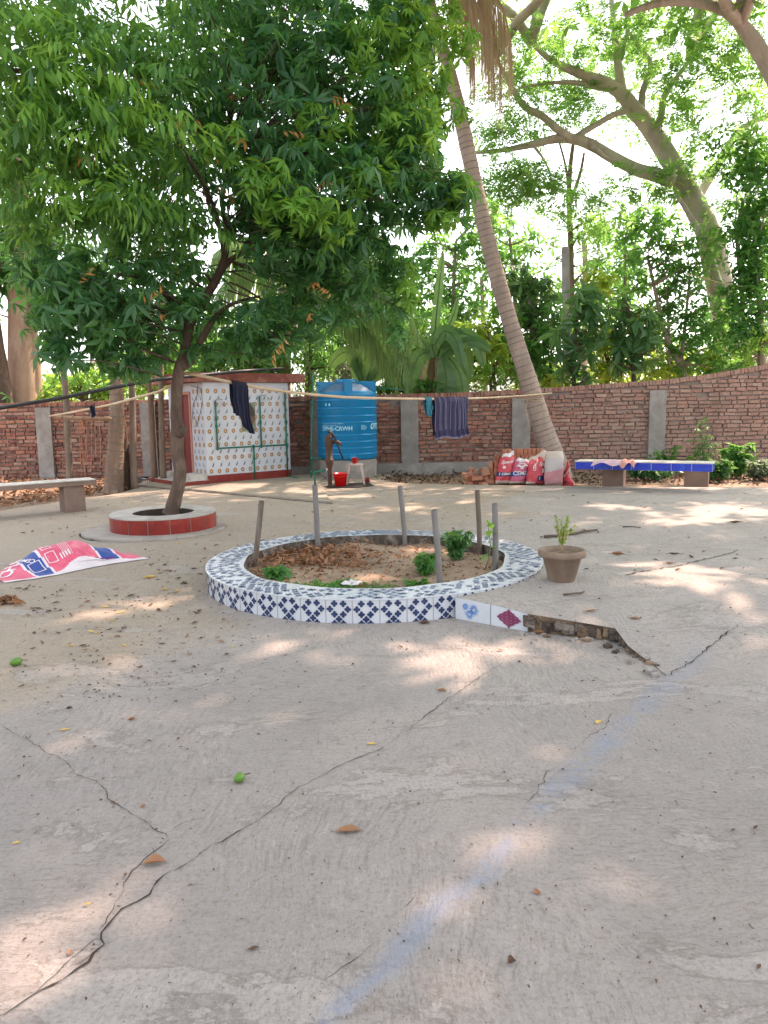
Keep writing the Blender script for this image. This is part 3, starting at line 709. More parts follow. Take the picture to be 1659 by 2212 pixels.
# ------------------------------------------------------------------ water tank on its base
TC = Vector((-.78, 16.42, 0)); PT = .40; TR = .655
base = thing('tank_plinth', 'round grey concrete plinth under the blue water tank', 'plinth', TC)
mb = MB(); mb.lathe([(.0, .0), (.63, .0), (.64, .30), (.63, PT-.01), (.0, PT)], TC, 40); mb.build('plinth_block', m_conc, base)
tank = thing('water_tank', 'big ribbed blue plastic water tank with white lettering beside the wash house', 'water tank', TC+Vector((0, 0, PT)))
prof = [(0, .002), (TR-.03, .002), (TR, .03)]
ribs = [.12, .25, .385, .53, .80, .935, 1.10, 1.27]
HT = 1.42
for z in ribs: prof += [(TR, z-.032), (TR+.006, z-.022), (TR+.018, z-.010), (TR+.018, z+.006), (TR-.012, z+.016), (TR-.012, z+.026), (TR, z+.036)]
prof += [(TR, HT), (TR-.025, HT+.035)]
mb = MB(); mb.lathe(prof, TC+Vector((0, 0, PT)), 64); mb.build('tank_body', m_tank, tank, True)
mb = MB(); mb.lathe([(TR-.025, HT+.035), (TR-.10, HT+.09), (TR-.25, HT+.17), (.26, HT+.21), (.24, HT+.24), (.0, HT+.25)], TC+Vector((0, 0, PT)), 48)
mb.build('tank_dome', m_tank_top, tank, True)
mb = MB(); mb.lathe([(.25, HT+.23), (.25, HT+.275), (.22, HT+.30), (.0, HT+.31)], TC+Vector((0, 0, PT)), 32); mb.build('lid', m_tank, tank, True)
for ang in (-PI/2+.12, PI+.30, -.22, PI/2-.1):
    d = Vector((math.cos(ang), math.sin(ang), 0)); s = Vector((-d.y, d.x, 0)); mb = MB(); z0 = PT+HT-.02; z1 = PT+HT+.25
    prof2 = [(TR-.005, z0), (TR-.005, z1), (.30, z1), (.26, PT+HT+.19)]
    vs = [TC+d*a+s*.085+Vector((0, 0, z)) for a, z in prof2]+[TC+d*a-s*.085+Vector((0, 0, z)) for a, z in prof2]
    mb.add(vs, [(0, 1, 2, 3), (7, 6, 5, 4), (0, 4, 5, 1), (1, 5, 6, 2), (2, 6, 7, 3)]); mb.build('lifting_lug', m_tank, tank)
def ontank(x, z, off=.006):
    a = -PI/2+x/TR; r = TR+off; return (TC.x+r*math.cos(a), TC.y+r*math.sin(a), PT+z)
mb = MB()
def tanktext(s, size, x, z, bold=.0, shear=0):
    vs, fs = text2d(s, size, bold, shear); mb.add([ontank(x+a, z+b_) for a, b_ in vs], fs)
tanktext('DPHE-CRWH', .122, -.575, .632, .003)
tanktext('OTS', .18, .58, .645, .008, .3)
def smudge(x0, x1, z, h):
    x = x0
    while x < x1:
        l = random.uniform(.012, .05); mb.add([ontank(x, z), ontank(x+l, z+random.uniform(-.003, .003)), ontank(x+l, z+h), ontank(x, z+h*random.uniform(.5, 1))], [(0, 1, 2, 3)]); x += l+random.uniform(.006, .018)
smudge(-.60, -.08, .77, .010); smudge(-.55, -.17, .735, .010); smudge(-.52, -.42, .46, .012); smudge(-.53, -.18, .42, .009)
for z in (.64, .665, .69, .72): smudge(.34, .44, z, .016)
for x in (-.445, -.355):
    n = 10; mb.add([ontank(x+.02*math.cos(k*2*PI/n)*(1-.3*math.sin(k*2*PI/n)), 1.18+.032*math.sin(k*2*PI/n)) for k in range(n)], [tuple(range(n))])
mb.build('lettering', m_cyan, tank)
mb = MB(); mb.lathe([(.085, 0), (.085, .015), (.06, .02), (.06, .03), (0, .03)], (0, 0, 0), 18)
a = Vector(ontank(.12, .055, -.005)); mb.v = [(a.x+x, a.y-z_, a.z+y) for x, y, z_ in mb.v]; mb.build('outlet', m_tank, tank, True)

# supply pipe beside the tank
pp = thing('supply_pipe', 'thin green water pipe running up beside the blue tank and along the ground', 'pipe', P(672, 1046, 15.6))
mb = MB()
a = P(676, 845, 15.9); b_ = P(672, 1040, 15.9)
mb.tube([P(676, 808, 15.9), a, P(672, 960, 15.9), b_], .016, 7)
mb.tube([P(676, 832, 15.9), P(690, 832, 16.2)], .014, 7)
mb.tube([P(673, 990, 15.9), P(700, 990, 16.0)], .016, 7)
mb.tube([b_, G(640, 1036)+Vector((0, 0, .045)), front(1.90, .02, .05)], .016, 7)
for y in (870, 900, 952, 990, 1020): c = P(673, y, 15.9); mb.tube([c-Vector((0, 0, .04)), c+Vector((0, 0, .04))], .025, 7)
mb.build('pipe_run', m_green_pipe, pp, True)
mb = MB(); mb.tube([P(808, 837, 16.9), P(868, 842, 16.9)], .014, 7); tag(mb.build('overflow_pipe', m_green_pipe, None, True, loc=P(838, 840, 16.9)), 'short green pipe sticking out to the right of the tank top', 'pipe')

# ------------------------------------------------------------------ hand pump
HP = GH(713, 1051)
pump = thing('hand_pump', 'rusty iron hand pump standing in front of the blue tank', 'hand pump', HP)
s = HP.y/F
def pz(y): return P(713, y, HP.y).z
mb = MB(); mb.lathe([(.05, 0), (.042, .05), (.042, pz(1013)), (.055, pz(1008)), (.075, pz(1000)), (.085, pz(996)), (.085, pz(992)), (.062, pz(991)), (.07, pz(965)), (.078, pz(962)), (.078, pz(958)), (.075, pz(945)), (.072, pz(942)), (.03, pz(941))], HP, 16)
mb.build('pump_barrel', m_iron, pump, True)
mb = MB(); a = P(719, 955, HP.y); mb.tube([a, P(728, 954, HP.y-.02), P(734, 957, HP.y-.03), P(736, 963, HP.y-.03)], [.035, .03, .027, .025], 8); mb.build('spout', m_iron, pump, True)
mb = MB(); mb.tube([P(708, 932, HP.y), P(716, 935, HP.y), P(724, 947, HP.y), P(732, 968, HP.y), P(741, 992, HP.y)], [.03, .026, .02, .016, .016], 8)
mb.build('handle', m_black, pump, True)
mb = MB(); mb.tube([P(713, 962, HP.y), P(714, 934, HP.y)], .024, 8); mb.tube([P(704, 941, HP.y), P(722, 941, HP.y)], .02, 8); mb.build('pump_rod', m_iron, pump, True)
outp = thing('outlet_pipe', 'short green pipe joined to the hand pump by a pale elbow', 'pipe', GH(684, 1052))
mb = MB(); mb.tube([P(711, 1014, HP.y), P(704, 1015, HP.y-.01)], .022, 8, 1); mb.tube([P(704, 1015, HP.y-.01), P(679, 1021, HP.y-.1)], .02, 8, 0); mb.tube([P(678, 1020, HP.y-.1), P(680, 1034, HP.y-.1), P(681, 1054, HP.y-.1)], .018, 8, 0)
mb.build('pipe_run', [m_green_pipe, m_conc_l], outp, True)
wet = MB(); q = [G(735, 1044), G(795, 1044), G(808, 1050), G(775, 1054), G(708, 1055), G(700, 1052)]
wet.prism([(p.x, p.y) for p in reversed(q)], .001, .012); tag(wet.build('drain_slab', m_dark, None), 'dark wet drain slab under the red bucket and the stool', 'drain slab')
# red bucket, stool, mugs
BK = Vector((G(735, 1053).x, G(735, 1053).y+.13, .013))
bk = thing('red_bucket', 'bright red plastic bucket beside the foot of the hand pump', 'bucket', BK)
mb = MB(); mb.lathe([(.0, .002), (.105, .002), (.135, .235), (.148, .238), (.148, .25), (.128, .25), (.10, .02), (0, .02)], BK, 28); mb.build('bucket_body', m_red_pl, bk, True)
mb = MB(); mb.tube([(BK.x-.142, BK.y, BK.z+.225), (BK.x-.10, BK.y-.10, BK.z+.20), (BK.x, BK.y-.145, BK.z+.185), (BK.x+.10, BK.y-.10, BK.z+.20), (BK.x+.142, BK.y, BK.z+.225)], .005, 6); mb.build('handle', m_red_pl, bk, True)
ST = Vector((G(769, 1046).x, G(769, 1046).y, .013)); sh = .40
st = thing('plastic_stool', 'pale plastic stool with arched maroon backed legs carrying a red mug', 'stool', ST)
mb = MB(); n = 20
def sq(r, k): th = 2*PI*k/n; c_, s_ = math.cos(th), math.sin(th); e = .45; return (ST.x+r*abs(c_)**e*(1 if c_ > 0 else -1), ST.y+r*abs(s_)**e*(1 if s_ > 0 else -1))
prof = [(.02, sh), (.12, sh), (.145, sh-.01), (.152, sh-.035), (.14, sh-.035), (.12, sh-.02), (.02, sh-.02)]
mb.add([(*sq(r, k), ST.z+z) for r, z in prof for k in range(n)], [(i*n+k, i*n+(k+1) % n, (i+1)*n+(k+1) % n, (i+1)*n+k) for i in range(len(prof)-1) for k in range(n)])
mb.add([(*sq(.02, k), ST.z+sh) for k in range(n)], [tuple(range(n))]); mb.build('seat', m_stool, st, True)
for sx_, sy_ in ((-1, -1), (1, -1), (1, 1), (-1, 1)):
    mb = MB(); mt = ST+Vector((sx_*.135, sy_*.135, sh-.02)); bt = ST+Vector((sx_*.19, sy_*.19, 0))
    for dx, dy in ((1, 0), (0, 1)):
        a = Vector((-sx_*.045*dx, -sy_*.045*dy, 0))
        mb.add([mt, mt+a*1.1, bt+a*.7, bt], [(0, 1, 2, 3)], 0 if sy_ < 0 else 1)
        i_ = Vector((-sx_*.012*(1-dx), -sy_*.012*(1-dy), 0)); mb.add([mt+i_, mt+a*1.1+i_, bt+a*.7+i_, bt+i_], [(3, 2, 1, 0)], 1); mb.add([mt+a*1.1, mt+a*1.1+i_, bt+a*.7+i_, bt+a*.7], [(0, 1, 2, 3)], 0)
    mb.build('leg', [m_stool, m_stool_d], st)
def mug(name, label, c, tilt=0, mat=None):
    t = thing(name, label, 'mug', c); mb = MB(); mb.lathe([(0, .002), (.042, .002), (.055, .105), (.059, .105), (.059, .112), (.051, .112), (.04, .01), (0, .01)], (0, 0, 0), 18)
    R = Matrix.Rotation(tilt, 3, 'Y'); mb.v = [tuple(R @ Vector(v)+Vector(c)+Vector((0, 0, .05 if tilt else 0))) for v in mb.v]; mb.build('mug_body', mat or m_red_pl, t, True)
    mb = MB(); mb.tube([(.056, 0, .09), (.09, 0, .08), (.088, 0, .045), (.05, 0, .035)], .007, 6); mb.v = [tuple(R @ Vector(v)+Vector(c)+Vector((0, 0, .05 if tilt else 0))) for v in mb.v]; mb.build('handle', mat or m_red_pl, t, True)
mug('red_mug', 'small red plastic mug standing on the stool', (ST.x-.02, ST.y-.02, ST.z+sh+.001))
mug('tipped_mug', 'dull red mug lying tipped over by the foot of the stool', (G(783, 1045).x+.03, G(783, 1045).y-.05, .013), 1.35, M('dull_red_plastic', (.33, .05, .04), (.26, .04, .03), .5))

# ------------------------------------------------------------------ round planter with six posts
def onring(a, z, off=0): return (PL_C.x+(PL_R+off)*math.cos(a), PL_C.y+(PL_R+off)*math.sin(a), z)
pl = thing('round_planter', 'low round planter clad in white tiles with navy petal pattern', 'planter', PL_C)
RI = 1.16; NT = 48
mb = MB(); mb.lathe([(PL_R, .0), (PL_R, PL_H)], PL_C, 132, 0)
def fl(mb, polys, fn, mi):
    for q in polys: mb.add([fn(x, y) for x, y in q], [tuple(range(len(q)))], mi)
TWD = 2*PI*PL_R/NT
spots = [(.33, .19), (.66, .19), (.165, .42), (.83, .42), (.33, .63), (.66, .63), (.5, .83)]
for k in range(NT):
    u0 = k*TWD
    fn = lambda x, y: onring((u0+x*TWD)/PL_R-PI/2+.033, (1-y)*PL_H, .0025)
    asp = TWD/PL_H
    for (u, v) in spots: fl(mb, [[(x, v+(y-v)*asp) for x, y in q] for q in petal4((u, v), .135, wide=.44)], fn, 1)
    for (u, v) in ((.33, 1.0), (.66, 1.0)): fl(mb, [[(x, min(.995, v+(y-v)*asp)) for x, y in q] for q in petal4((u, v), .13, wide=.44)[:0:-1] if min(y for x, y in q) < v-.01], fn, 1)
    for (u, v) in ((.06, .10), (.94, .10), (.06, .75), (.94, .75), (.5, .40)):       # pale outlined blanks
        n = 16; o = [(u+.155*math.cos(j*2*PI/n)*(1 if j % 2 else .8), v+asp*.155*math.sin(j*2*PI/n)*(1 if j % 2 else .8)) for j in range(n)]
        i_ = [(u+.138*math.cos(j*2*PI/n)*(1 if j % 2 else .8), v+asp*.138*math.sin(j*2*PI/n)*(1 if j % 2 else .8)) for j in range(n)]
        for j in range(n):
            qd = [o[j], o[(j+1) % n], i_[(j+1) % n], i_[j]]
            if all(.01 < x < .99 and .01 < y < .99 for x, y in qd): fl(mb, [qd], lambda x, y: onring((u0+x*TWD)/PL_R-PI/2+.033, (1-y)*PL_H, .0015), 2)
    fl(mb, [[(-.012, 0), (.012, 0), (.012, 1), (-.012, 1)]], lambda x, y: onring((u0+x*TWD)/PL_R-PI/2+.033, (1-y)*PL_H, .002), 3)
mb.build('tiled_side', [m_white_tile, m_navy, m_tgrey, m_grout], pl)
mb = MB(); inner = lambda a: RI*(1+.008*math.sin(7*a)+.006*math.sin(13*a+1))
mb.grid(lambda u, v: (PL_C.x+(PL_R+.006+(inner(2*PI*u)-PL_R-.006)*v)*math.cos(2*PI*u), PL_C.y+(PL_R+.006+(inner(2*PI*u)-PL_R-.006)*v)*math.sin(2*PI*u), PL_H+.001), 132, 1, 0)
for k in range(NT):
    a0 = k*2*PI/NT-PI/2+.02
    topf = lambda x, y: (PL_C.x+(PL_R-y)*math.cos(a0+x/PL_R), PL_C.y+(PL_R-y)*math.sin(a0+x/PL_R), PL_H+.0035)
    for i in range(5):
        for j in range(6):
            if (i+j) % 2: continue
            c = (.02+i*.041, .03+j*.045)
            if random.random() < .30: continue
            fl(mb, [[(x+random.uniform(-.002, .002), y) for x, y in q] for q in petal4(c, .030, wide=.36)], topf, 1)
    if k % 2 == 0: fl(mb, [[(-.0015, 0), (.0015, 0), (.0015, .28), (-.0015, .28)]], topf, 2)
mb.lathe([(PL_R+.006, PL_H+.001), (PL_R+.006, PL_H-.008), (PL_R, PL_H-.010)], PL_C, 132, 0)
mb.build('tiled_rim', [m_white_tile, m_navy_f, m_grout], pl)
mb = MB(); mb.grid(lambda u, v: (PL_C.x+inner(2*PI*u)*(1-.02*v*math.sin(40*u)**2)*math.cos(2*PI*u), PL_C.y+inner(2*PI*u)*(1-.02*v)*math.sin(2*PI*u), PL_H-.001-.13*v), 132, 3, 0)
mb.build('inner_wall', m_rub, pl)
def soilz(x, y):
    r = math.hypot(x-PL_C.x, y-PL_C.y)/RI
    return .085+.03*(1-r)+.022*math.sin(x*7+y*3)*math.sin(y*6-x)-.05*sm((y-PL_C.y)/1.0)*0
mb = MB(); mb.grid(lambda u, v: (lambda r, a: (PL_C.x+r*math.cos(a), PL_C.y+r*math.sin(a), soilz(PL_C.x+r*math.cos(a), PL_C.y+r*math.sin(a))+random.uniform(-.005, .005)))(RI*1.0*v, 2*PI*u), 90, 26)
mb.build('planter_soil', m_sand, pl, True)
# posts: pixel of the foot and top
for (bx, by, tx, ty, wd, stain, lab) in ((548, 1220, 565, 1082, 12, 1, 'brown stained pipe post standing at the left edge of the round planter'),
        (686, 1180, 680, 1048, 12, 0, 'grey pipe post behind the heap of red dead leaves'),
        (876, 1172, 864, 1050, 11, 0, 'grey pipe post at the back of the round planter'),
        (951, 1262, 938, 1102, 14, 0, 'nearest grey pipe post rising from the front inner edge of the planter'),
        (1037, 1193, 1031, 1059, 11, 1, 'darker brown stained pipe post behind the leafy seedling'),
        (1070, 1228, 1069, 1088, 13, 0, 'blue grey pipe post with leafy seedling growing at its foot')):
    g = G(bx, by, .10); y = g.y; tp = P(tx, ty, y); rr = wd/2*y/F; ptop = tp
    gg = Vector((g.x, g.y, .05))
    mb = MB(); dn = (tp-gg).normalized(); mb.tube([gg, gg.lerp(tp, .5)+Vector((.004, 0, 0)), tp], rr, 12, 0, False)
    mb.tube([tp, tp-dn*.05], rr*.8, 12, 1, False)
    n = 12; a0 = len(mb.v)
    ax = dn.cross(Vector((0, 1, 0))).normalized(); ay = dn.cross(ax)
    vs = [tp+ax*math.cos(2*PI*k/n)*rr+ay*math.sin(2*PI*k/n)*rr for k in range(n)]+[tp+ax*math.cos(2*PI*k/n)*rr*.78+ay*math.sin(2*PI*k/n)*rr*.78 for k in range(n)]
    mb.add(vs, [(k, (k+1) % n, n+(k+1) % n, n+k) for k in range(n)], 0); mb.add([v-dn*.03 for v in vs[n:]], [tuple(range(n))], 1)
    o = mb.build('pipe_post', [m_pvc_d if stain else m_pvc, m_dark], None, True, loc=gg); tag(o, lab, 'post', 'pipe posts round the planter')

# ------------------------------------------------------------------ red ring round the tree
RC = Vector((-2.83, 9.40, 0)); RR2 = .655
rp_ = thing('red_tree_ring', 'low round tree surround of red tiles with a pale top and thin round base', 'tree surround', RC)
mb = MB()
for k in range(16):
    a0, a1 = 2*PI*k/16+.006, 2*PI*(k+1)/16-.006
    mb.grid(lambda u, v: (RC.x+(RR2+.004)*math.cos(a0+(a1-a0)*u), RC.y+(RR2+.004)*math.sin(a0+(a1-a0)*u), .005+.205*v), 5, 1, 0)
mb.lathe([(RR2, 0), (RR2, .212)], RC, 80, 1); mb.build('tiled_side', [m_red_tile, m_grout], rp_)
mb = MB(); mb.lathe([(RR2+.008, .205), (RR2+.008, .22), (RR2, .226), (.385, .226), (.378, .218)], RC, 80, 0); mb.lathe([(.378, .218), (.378, .04)], RC, 80, 1); mb.build('pale_rim', [M('greyish_cement', (.42, .39, .35), (.33, .30, .27), .85, 5, 45, .3, .004, stain=(.25, .22, .19)), m_darksoil], rp_)  # inner wall in the dark soil colour to make the hole darker
mb = MB(); mb.grid(lambda u, v: (RC.x+.38*v*math.cos(2*PI*u), RC.y+.38*v*math.sin(2*PI*u), .05+random.uniform(0, .02)), 30, 6); mb.build('ring_soil', m_darksoil, rp_)
mb = MB(); cc = (RC.x-.10, RC.y-.06); mb.prism([(cc[0]+.88*math.cos(2*PI*k/64), cc[1]+.88*math.sin(2*PI*k/64)) for k in range(64)], .002, .028); mb.build('base_disc', M('worn_cement', (.36, .32, .28), (.27, .24, .215), .85, 5, 45, .4, .005, stain=(.22, .19, .165)), rp_)
mb = MB(); strip(mb, [(cc[0]+.893*math.cos(a), cc[1]+.893*math.sin(a), 0) for a in [PI*.85+.1*i for i in range(17)]], .03, .003, 0, .003); tag(mb.build('base_gap', m_dark), kind='structure')

# ------------------------------------------------------------------ benches
def boxr(mb, c, d, rz=0, mi=0): mb.box(c, d, rz, mi)
a = G(-130, 1080, .0); 
bt0, bt1 = G(192, 1033, .47), G(-140, 1056, .47)
ln = (bt1-bt0); ang = math.atan2(ln.y, ln.x)
bn = thing('concrete_bench', 'plain concrete bench with a white top at the left edge of the yard', 'bench', (bt0.x-.5, bt0.y, 0))
mid = (bt0+bt1)/2; nrm = Vector((-math.sin(ang), math.cos(ang), 0)); nrm = nrm if nrm.y < 0 else -nrm
mb = MB(); mb.box((mid.x+nrm.x*.20, mid.y+nrm.y*.20, .435), (ln.length, .42, .07), ang, 0, .004); mb.build('seat', m_conc_b, bn)
mb = MB(); mb.box((mid.x+nrm.x*.20, mid.y+nrm.y*.20, .477), (ln.length-.01, .40, .012), ang, 0, .002); mb.build('seat_top', m_conc_l, bn)
for t in (.155, .8):
    c = bt0.lerp(bt1, t)+nrm*.20; mb = MB(); mb.box((c.x, c.y, .195), (.30, .30, .41), ang, 0, .006); mb.build('leg', m_conc_b, bn)
a, b_ = G(1243, 997, .47), G(1540, 1002, .47)
ln = b_-a; ang = math.atan2(ln.y, ln.x); mid = (a+b_)/2; nb = Vector((-math.sin(ang), math.cos(ang), 0))
BB = thing('blue_bench', 'concrete bench edged in cobalt blue tiles in front of the brick wall', 'bench', (mid.x, mid.y, -.06))
mb = MB(); c = mid+nb*.25; W_ = ln.length
mb.box((c.x, c.y, .40), (W_, .5, .13), ang, 1)
for k in range(7):
    u = (k+.5)/7; q = a.lerp(b_, u); mb.box((q.x-nb.x*.003, q.y-nb.y*.003, .40), (W_/7-.012, .014, .126), ang, 0)
for e, sgn in ((a, -1), (b_, 1)):
    for k in range(2):
        q = e+nb*(.125+.25*k)+ln.normalized()*sgn*.003; mb.box((q.x, q.y, .40), (.014, .238, .126), ang, 0)
mb.build('seat', [m_cobalt, m_white_tile], BB)
mb = MB(); mb.box((c.x, c.y, .4725), (W_+.02, .52, .014), ang, 0); mb.build('seat_top', m_conc_l, BB)
for pxx in (1322, 1503):
    q = G(pxx, 1049); c2 = q+nb*.2; mb = MB(); mb.box((c2.x, c2.y, .135), (.40 if pxx > 1400 else .38, .30, .40), ang, 0, .006); mb.build('leg', m_conc_b, BB)
def cloth_heap(name, label, px0, px1, mat, hh, drop):
    p0, p1 = G(px0, 1000, .482), G(px1, 1000, .482); mb = MB(); rr = [random.uniform(0, 6) for _ in range(6)]
    def fn(u, v):
        q = p0.lerp(p1, u); y = -.03+.26*v
        e = min(1, 4*u*(1-u)*1.6)*min(1, 3.5*(1-v)+.15)
        z = .484+hh*e*(.55+.45*math.sin(u*9+rr[0]+v*3)*math.cos(v*7+rr[1]+u*4))*min(1, v*5)
        if v < .12: y = -.022; z = .488-drop*(.12-v)/.12*(.5+.5*math.sin(u*8+rr[2]))
        return (q.x+nb.x*y+.03*math.sin(v*9+rr[3]), q.y+nb.y*y, max(z, .483 if v >= .12 else 0))
    mb.grid(fn, 26, 16); o = mb.build(name, mat, None, True, loc=(p0.x, p0.y, .48)); tag(o, label, 'cloth')
cloth_heap('pale_cloth', 'crumpled pale pink cloth lying on the blue bench', 1280, 1345, m_pinkcl, .05, .06)
cloth_heap('rose_cloth', 'crumpled rose coloured cloth on the blue bench beside the paler one', 1338, 1372, m_pinkcl2, .07, .10)

# ------------------------------------------------------------------ flower pot
FP = GH(1213, 1253); FP.z = hz(FP.x, FP.y)
s = FP.y/F
pot = thing('flower_pot', 'weathered tapered cement flower pot with thick rim beside the tiled planter', 'flower pot', FP)
k = FP.y/F
mb = MB(); mb.lathe([(0, -.01), (27*k, -.01), (29*k, .006), (42*k, 52*k), (51*k, 55*k), (52*k, 59*k), (52*k, 67*k), (50*k, 69*k), (44*k, 69*k), (41*k, 58*k), (40*k, 54*k)], FP, 40); mb.build('pot_body', m_clay, pot, True)
mb = MB(); mb.grid(lambda u, v: (FP.x+41*k*v*math.cos(2*PI*u), FP.y+41*k*v*math.sin(2*PI*u), FP.z+(61-3*v)*k+random.uniform(-.006, .008)), 28, 7); mb.build('pot_soil', m_soil, pot)
def sprig(name, label, base, stems, tm, size, mat, stemm, cat='plant', group=None, sr=.004):
    t = thing(name, label, cat, base, group); mb = MB(); pos, up = [], []
    for pts, nl in stems:
        mb.tube(pts, [sr*(1-.6*i/(len(pts)-1)) for i in range(len(pts))], 6)
        for i in range(nl):
            tt = random.uniform(.25, 1)*(len(pts)-1); j = min(int(tt), len(pts)-2); p = Vector(pts[j]).lerp(Vector(pts[j+1]), tt-j)
            d = Vector((random.gauss(0, 1), random.gauss(0, 1), .5)); pos.append(p+d*sr); up.append(tuple(d.normalized()*.6+Vector((0, 0, .7))))
    mb.build('stem', stemm, t, True)
    V, T = scatter(tm, pos, randrot(len(pos), up, .6), size*rng.uniform(.7, 1.25, len(pos))); fastmesh('foliage', V, T, mat, t)
    return t
st_ = []
for i in range(9):
    a = random.uniform(0, 2*PI); b0 = FP+Vector((0, 0, 60*k)); sp = random.uniform(.02, .11); h_ = random.uniform(.16, .30)
    st_.append(([b0, b0+Vector((.012*math.cos(a), .012*math.sin(a), .10)), b0+Vector((sp*.6*math.cos(a), sp*.6*math.sin(a), .10+(h_-.1)*.6)), b0+Vector((sp*math.cos(a), sp*math.sin(a), h_))], 13))
sprig('potted_shrub', 'thin twiggy shrub with tiny yellow green leaves in the flower pot', FP+Vector((0, 0, 58*k)), st_, SG, .026, m_leaf_y, m_paleg, 'plant', None, .005)

# ------------------------------------------------------------------ plants and litter in the planter
def bush(name, label, px, py, h_, sp, n, tm, size, mat, nl=9):
    b0 = G(px, py, .10); b0.z = soilz(b0.x, b0.y)-.005; L2 = []
    for i in range(n):
        a = random.uniform(0, 2*PI); r = sp*random.uniform(.3, 1); hh = h_*random.uniform(.6, 1)
        L2.append(([b0, b0+Vector((r*.3*math.cos(a), r*.3*math.sin(a), hh*.5)), b0+Vector((r*math.cos(a), r*math.sin(a), hh))], nl))
    return sprig(name, label, b0, L2, tm, size, mat, m_gstem)
bush('dense_bush', 'dense dark green bushy plant near the back right of the planter', 985, 1206, .27, .15, 18, SG, .07, m_leaf_d, 15)
bush('small_bush', 'small light green bushy plant left of the nearest pipe post', 921, 1238, .23, .12, 14, SG, .062, m_leaf_s, 12)
bush('broad_leaf_weed', 'low weed with broad bright leaves at the front left of the planter', 597, 1250, .13, .10, 8, [whorl(5, .55, .5, 31)], .10, m_leaf_s, 3)
bush('creeping_weed', 'creeping weed with rounded leaves along the front of the planter', 720, 1262, .05, .20, 14, SG, .04, m_leaf_s, 8)
bush('low_herb', 'low spreading herb at the foot of the small bush', 905, 1262, .05, .14, 12, SG, .035, m_leaf_s, 9)
b0 = G(1047, 1232, .10); tp = P(1048, 1140, b0.y)
leaf_big = [leaf_t(1, .62, .05, .25)]
t = thing('leafy_seedling', 'tall seedling with large oval leaves leaning on the blue grey post', 'plant', b0)
mb = MB(); sp_ = [b0, b0+Vector((.035, 0, .10)), b0+Vector((.05, 0, .22)), b0+Vector((.035, 0, .33)), b0+Vector((.03, 0, .40))]; mb.tube(sp_, [.006, .005, .004, .003, .002], 6); mb.build('stem', m_gstem, t, True)
pos = [sp_[1]+Vector((0, 0, .05)), sp_[2], sp_[2]+Vector((0, 0, .04)), sp_[3], sp_[3]+Vector((0, 0, .02)), sp_[4], sp_[4], sp_[2]+Vector((0, 0, -.05)), sp_[3]+Vector((0, 0, .05)), sp_[4]]
V, T = scatter(leaf_big, pos, randrot(10, None, .9), np.array([.11, .12, .10, .11, .09, .07, .06, .10, .09, .08])); fastmesh('foliage', V, T, m_leaf_b, t)
# dead leaves as a carpet
def litter(n, fn, size, spread=.5, tm=None):
    pos = [fn() for _ in range(n)]
    return scatter(tm or [leaf_t(1, .42, .10, .05), leaf_t(1, .5, .22, .3), leaf_t(1, .36, -.12, -.2)], pos, randrot(len(pos), None, spread), size*rng.uniform(.5, 1.3, len(pos)))
def heap():
    g = G(random.gauss(660, 75), random.gauss(1203, 17), .11); x, y = g.x, g.y
    if math.hypot(x-PL_C.x, y-PL_C.y) > RI*.96: return heap()
    return (x, y, soilz(x, y)+abs(random.gauss(0, .028))+.004)
V, T = litter(780, heap, .075, 1.0); o = fastmesh('dead_leaf_heap', V, T, m_dry, None, None, (-1, 6.6, .16)); tag(o, 'heap of reddish dead leaves on the planter soil', 'leaf heap', kind='stuff')
def scat():
    a, r = random.uniform(0, 2*PI), RI*.97*math.sqrt(random.random()); x, y = PL_C.x+r*math.cos(a), PL_C.y+r*math.sin(a); return (x, y, soilz(x, y)+.008)
V, T = litter(650, scat, .05, .6); o = fastmesh('planter_litter', V, T, m_dry, None, None, (0, 6.2, .16)); tag(o, 'loose dead leaves scattered over the planter soil', 'leaf litter', kind='stuff')
def weed():
    g = G(random.gauss(700, 70), random.gauss(1264, 4), .11); x, y = g.x, g.y
    if math.hypot(x-PL_C.x, y-PL_C.y) > RI*.97: return weed()
    return (x, y, soilz(x, y)+.01)
V, T = litter(620, weed, .04, .9); o = fastmesh('ground_moss', V, T, m_leaf_s, None, None, (-.4, 5.3, .16)); tag(o, 'short green ground cover along the front of the planter', 'ground cover', kind='stuff')
mb = MB(); g = G(760, 1260, .12)
mb.grid(lambda u, v: (g.x+.16*(u-.5)+.01*math.sin(9*v), g.y+.10*(v-.5)+.01*math.sin(8*u), g.z+.0+.022*math.sin(PI*u)*math.sin(PI*v)*(1+.8*math.sin(17*u+9*v))), 12, 10)
tag(mb.build('plastic_scrap', m_white_fab, None, True, loc=g), 'crumpled white plastic scrap at the front of the planter soil', 'scrap')

# ------------------------------------------------------------------ poles and washing
PA, PB = P(393, 806, 9.55), P(1192, 851, 15.25)
def pole_at(px):                              # depth of the long pole at a picture column
    lo, hi = 0.0, 1.0
    for _ in range(40):
        t = (lo+hi)/2; q = PA.lerp(PB, t); d = q-Vector((0, 0, EYE)); x = CX+F*d.dot(r_)/d.dot(f_)
        if x < px: lo = t
        else: hi = t
    return PA.lerp(PB, (lo+hi)/2).y
lp = [(390, 805), (430, 811), (500, 826), (560, 838), (620, 846), (680, 853), (740, 858), (800, 860), (860, 861), (930, 862), (1000, 861), (1060, 859), (1110, 856), (1150, 853), (1192, 849)]
def poly_y(px):
    for (a, b), (c, d) in zip(lp, lp[1:]):
        if a <= px <= c: return b+(d-b)*(px-a)/(c-a)
    return 850
pts = [P(x, y, pole_at(x)) for x, y in lp]
mb = MB(); mb.tube(pts, [.020, .021, .021, .021, .020, .021, .021, .020, .020, .020, .019, .017, .015, .013, .012], 9)
